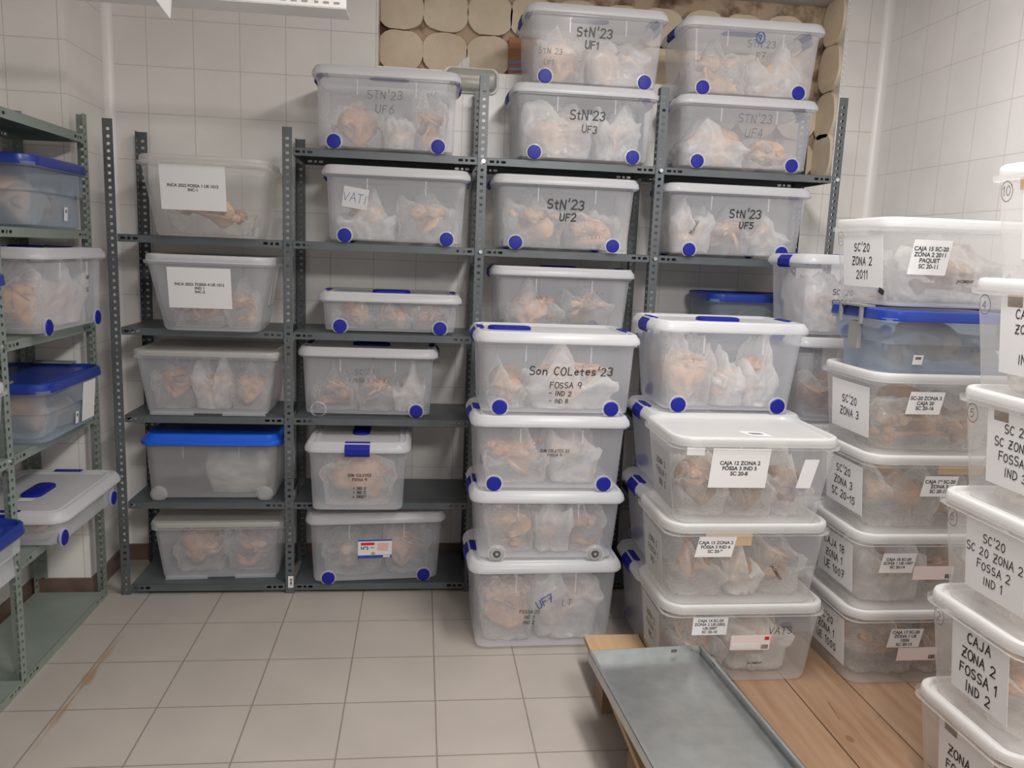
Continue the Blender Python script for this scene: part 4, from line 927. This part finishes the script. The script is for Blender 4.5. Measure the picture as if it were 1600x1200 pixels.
b = right_box(19, 'the CAJA 19 box with brown tape', PZ+.544, .004, 'milky box labelled CAJA 19 with brown tape under its rim, third from the pallet boards', 'CAJA 19 SC-20\nZONA 3\nSC 20-15', -.03, .175, .12, .072, 53, None, ["SC'20", 'ZONA 3', 'SC 20-15'],
  [(-1, .3, .24, 'haze', 'on the left', 'long_bone*2 hip_bone bone_fragment*3'), (.1, 1, .19, 'bag', 'on the right', 'long_bone bone_fragment*4')])
paper(b, 'front', .04, .235, .16, .035, m='card', label='strip of brown tape under the rim')
b = right_box(20, 'the CAJA 20 box under the latched box', PZ+.816, -.004, 'milky box labelled CAJA 20 under the latched box with dark blue lid', 'SC-20 ZONA 3\nCAJA 20\nSC 20-16', -.11, .185, .12, .076, 54, None, ["SC'20", 'ZONA 3'],
  [(-1, .95, .17, 'haze', '', 'long_bone*5 hip_bone*2 rib*2 bone_fragment*2')])
b = B('B', 'the latched blue-lidded box by the wall', 'bluish box with dark blue lid and grey latch under the box CAJA 15', x-.012, y-.02, PZ+1.088, 0, G5, latch=True, Lb=.48, Lt=.545, Wb=.31, Wt=.375, H=.214)
o = paper(b, 'front', -.145, .055, .034, .032); swatch(o, -.01, .01, .002, .01, M['inkgrey'], 'printed_block'); marker(b, 'front', .05, .10, ['FOSSA 1', 'SC 20'], .010, .0012, 'inkgrey', 5)
F(b, 55, [(-1, .95, .14, 'haze', '', 'hip_bone*2 bone_fragment*6 jaw_bone')], 'bone_pale')
b = right_box(15, 'the CAJA 15 box holding a parcel', PZ+1.312, -.018, 'milky box labelled CAJA 15 holding a big white parcel, topmost of its stack', 'CAJA 15 SC-20\nZONA 2 2011\nPAQUET\nSC 20-11', -.14, .158, .13, .11, 56, None, ["SC'20", 'ZONA 2', '2011'],
  [(-.75, 1, .23, 'milk', '', 'long_bone bone_fragment*2')], Lb=.50)
o = printed('JACIMENT', .075, .013, b, (.0, -.1725, .085), name='printed_word'); ob('black_clip', MB().box(-.014, .014, -.004, 0, -.008, .008), M['ink'], b, face_at(b, 'left', .135, .045)[0], (0, R(20), R(-90)))
marker(b, 'front', .15, .105, ['A'], .03, .002, 'inkgrey', 4); marker(b, 'left', -.12, .215, ['15'], .022, .0016, 'inkgrey', 4, ring=True)
# ------------------------------------------------------------------ nearest stack at the right edge
G6 = 'boxes of the nearest right-hand stack'; x, y = 2.256, -1.742
near = ((0, 0, 'milky box with ZONA 2 sheet lowest in the nearest stack', None, ['ZONA 2', 'FOSSA 1'], [(-1, .2, .2, 'haze', '', 'bone_fragment*3')]),
 (1, 0, 'milky box with sheet CAJA ZONA 2 FOSSA 1 at the right edge', '2', ['CAJA', 'ZONA 2', 'FOSSA 1', 'IND 2'], [(-1, .2, .2, 'bag', '', 'hip_bone skull bone_fragment*3')]),
 (2, .0, 'milky box with circled six at the right edge', '6', ["SC'20", 'SC 20 ZONA 2', 'FOSSA 2', 'IND 1'], [(-1, .2, .17, 'bag', '', 'bone_fragment*3 rib')]),
 (3, .018, 'milky box with circled five at the right edge', '5', ['SC 20', 'SC ZONA 2', 'FOSSA 2', 'IND 3'], [(-1, .2, .15, 'haze', '', 'bone_fragment*4')]),
 (4, .012, 'milky box with circled four at the right edge', '4', ['CAJA 4', 'ZONA 2', '-', 'IND 2'], [(-1, .2, .15, 'haze', '', 'bone_fragment*3')]),
 (5, .030, 'milky box with circled ten, topmost of the nearest stack', '10', ['', '', 'IND 1'], [(-.9, .2, .1, 'milk', '', 'bone_fragment*2')]))
for k, dx, lab, num, ls, bags in near:
    b = B('S', ('the lowest nearest box', 'the nearest box with CAJA sheet', 'the nearest box with circled six', 'the nearest box with circled five', 'the nearest box with circled four', 'the nearest box with circled ten')[k], lab, x+dx, y, PZ+.2815*k, R(.6), G6, H=.2925, Lb=.50, Wb=.33)
    if num: marker(b, 'left', -.125, .225, [num], .022, .002, 'inkbrown' if num in ('5', '10') else 'inkgrey', k, ring=True)
    paper(b, 'left', .035, .155, .205, .19, hand_lines=ls, hh=.021 if k not in (0, 1) else .026, lw=.0026 if k > 1 else .004)
    if k in (0, 3, 4, 5): paper(b, 'left', -.02, .240, .12 if k == 5 else .05, .03, m='card', label='strip of brown tape under the rim')
    F(b, 60+k, bags, 'bone', 'left')
# ------------------------------------------------------------------ left rack
G7 = 'boxes on the green rack'
q = R(90); zl = ZL
b = B('B', 'the upper blue-lidded green-rack box', 'bluish box with dark blue lid, topmost on the green rack', -.93, -.335, zl[1], q, G7, Lb=.44, Lt=.475, Wb=.32, Wt=.345, H=.245)
o = paper(b, 'front', .045, .055, .028, .05); swatch(o, -.006, .006, .004, .016, M['inkgrey'], 'printed_block'); marker(b, 'front', .13, .12, ['IND'], .014, .003, 'inkgrey', 4)
F(b, 71, [(-1, .0, .15, 'haze', 'on the left', 'skull bone_fragment*3'), (-.05, 1, .14, 'haze', 'on the right', 'bone_fragment*4 rib')], 'bone_pale')
b = B('R', 'the deep green-rack roller box', 'roller box with white lid and blue wheels, second down on the green rack', -.885, -.35, zl[2], q, G7, Lb=.54, Lt=.56, Wb=.31, Wt=.33, H=.305)
marker(b, 'front', .12, .17, ['IND', '', 'SC'], .014, .003, 'inkbrown', 4)
F(b, 72, [(-1, -.1, .24, 'bag', 'on the left', 'skull hip_bone bone_fragment*4 jaw_bone'), (-.2, 1, .22, 'milk', 'on the right', 'hip_bone bone_fragment*3')])
b = B('B', 'the lower blue-lidded green-rack box', 'clear box with dark blue lid, grey latch and blank sheet on the green rack', -.905, -.375, zl[3], q, G7, Lb=.455, Lt=.50, Wb=.33, Wt=.36, H=.222, latch=True)
paper(b, 'front', .125, .10, .115, .155); o = paper(b, 'front', .02, .05, .024, .045); swatch(o, -.006, .006, .004, .014, M['inkgrey'], 'printed_block')
F(b, 73, [(-1, -.05, .15, 'bag', 'on the left', 'skull hip_bone bone_fragment*2'), (.1, 1, .12, 'haze', 'on the right', 'bone_fragment*4')], 'bone')
b = B('R', 'the shallow green-rack box', 'shallow white-lidded box with blue lid insert on the green rack', -.885, -.36, zl[4], q, G7, Lb=.53, Lt=.555, Wb=.36, Wt=.385, H=.138, wx=.235)
ob('lid_sticker', MB().box(-.13, -.09, -.03, .02, .1315, .1322), M['paper'], b)
F(b, 74, [(-1, .0, .10, 'bag', 'on the left', 'jaw_bone bone_fragment*5 vertebra*2'), (.0, 1, .10, 'haze', 'on the right', 'bone_fragment*5')], 'bone', 'left')
b = B('B', 'the upper nearest green-rack box', 'box with blue lid, cut off at the left edge, beside the green rack roller box', -.91, -1.065, zl[2], q, G7, Lb=.45, Lt=.48, Wb=.33, Wt=.36, H=.225)
F(b, 75, [(-.8, .9, .13, 'milk', '', 'bone_fragment*3')])
b = B('S', 'the white-lidded nearest green-rack box', 'milky box with white lid cut off at the left edge, on the green rack', -.912, -1.125, zl[3], q, G7, Lb=.49, Lt=.535, Wb=.33, Wt=.365, H=.275)
F(b, 76, [(-.8, .95, .17, 'milk', '', 'bone_fragment*3')])
b = B('B', 'the lower nearest green-rack box', 'box with dark blue lid cut off at the left edge, low on the green rack', -.898, -1.085, zl[4], q, G7, Lb=.47, Lt=.50, Wb=.345, Wt=.37, H=.182, body='box')
F(b, 77, [(-.9, .95, .11, 'milk', '', 'bone_fragment*2')])
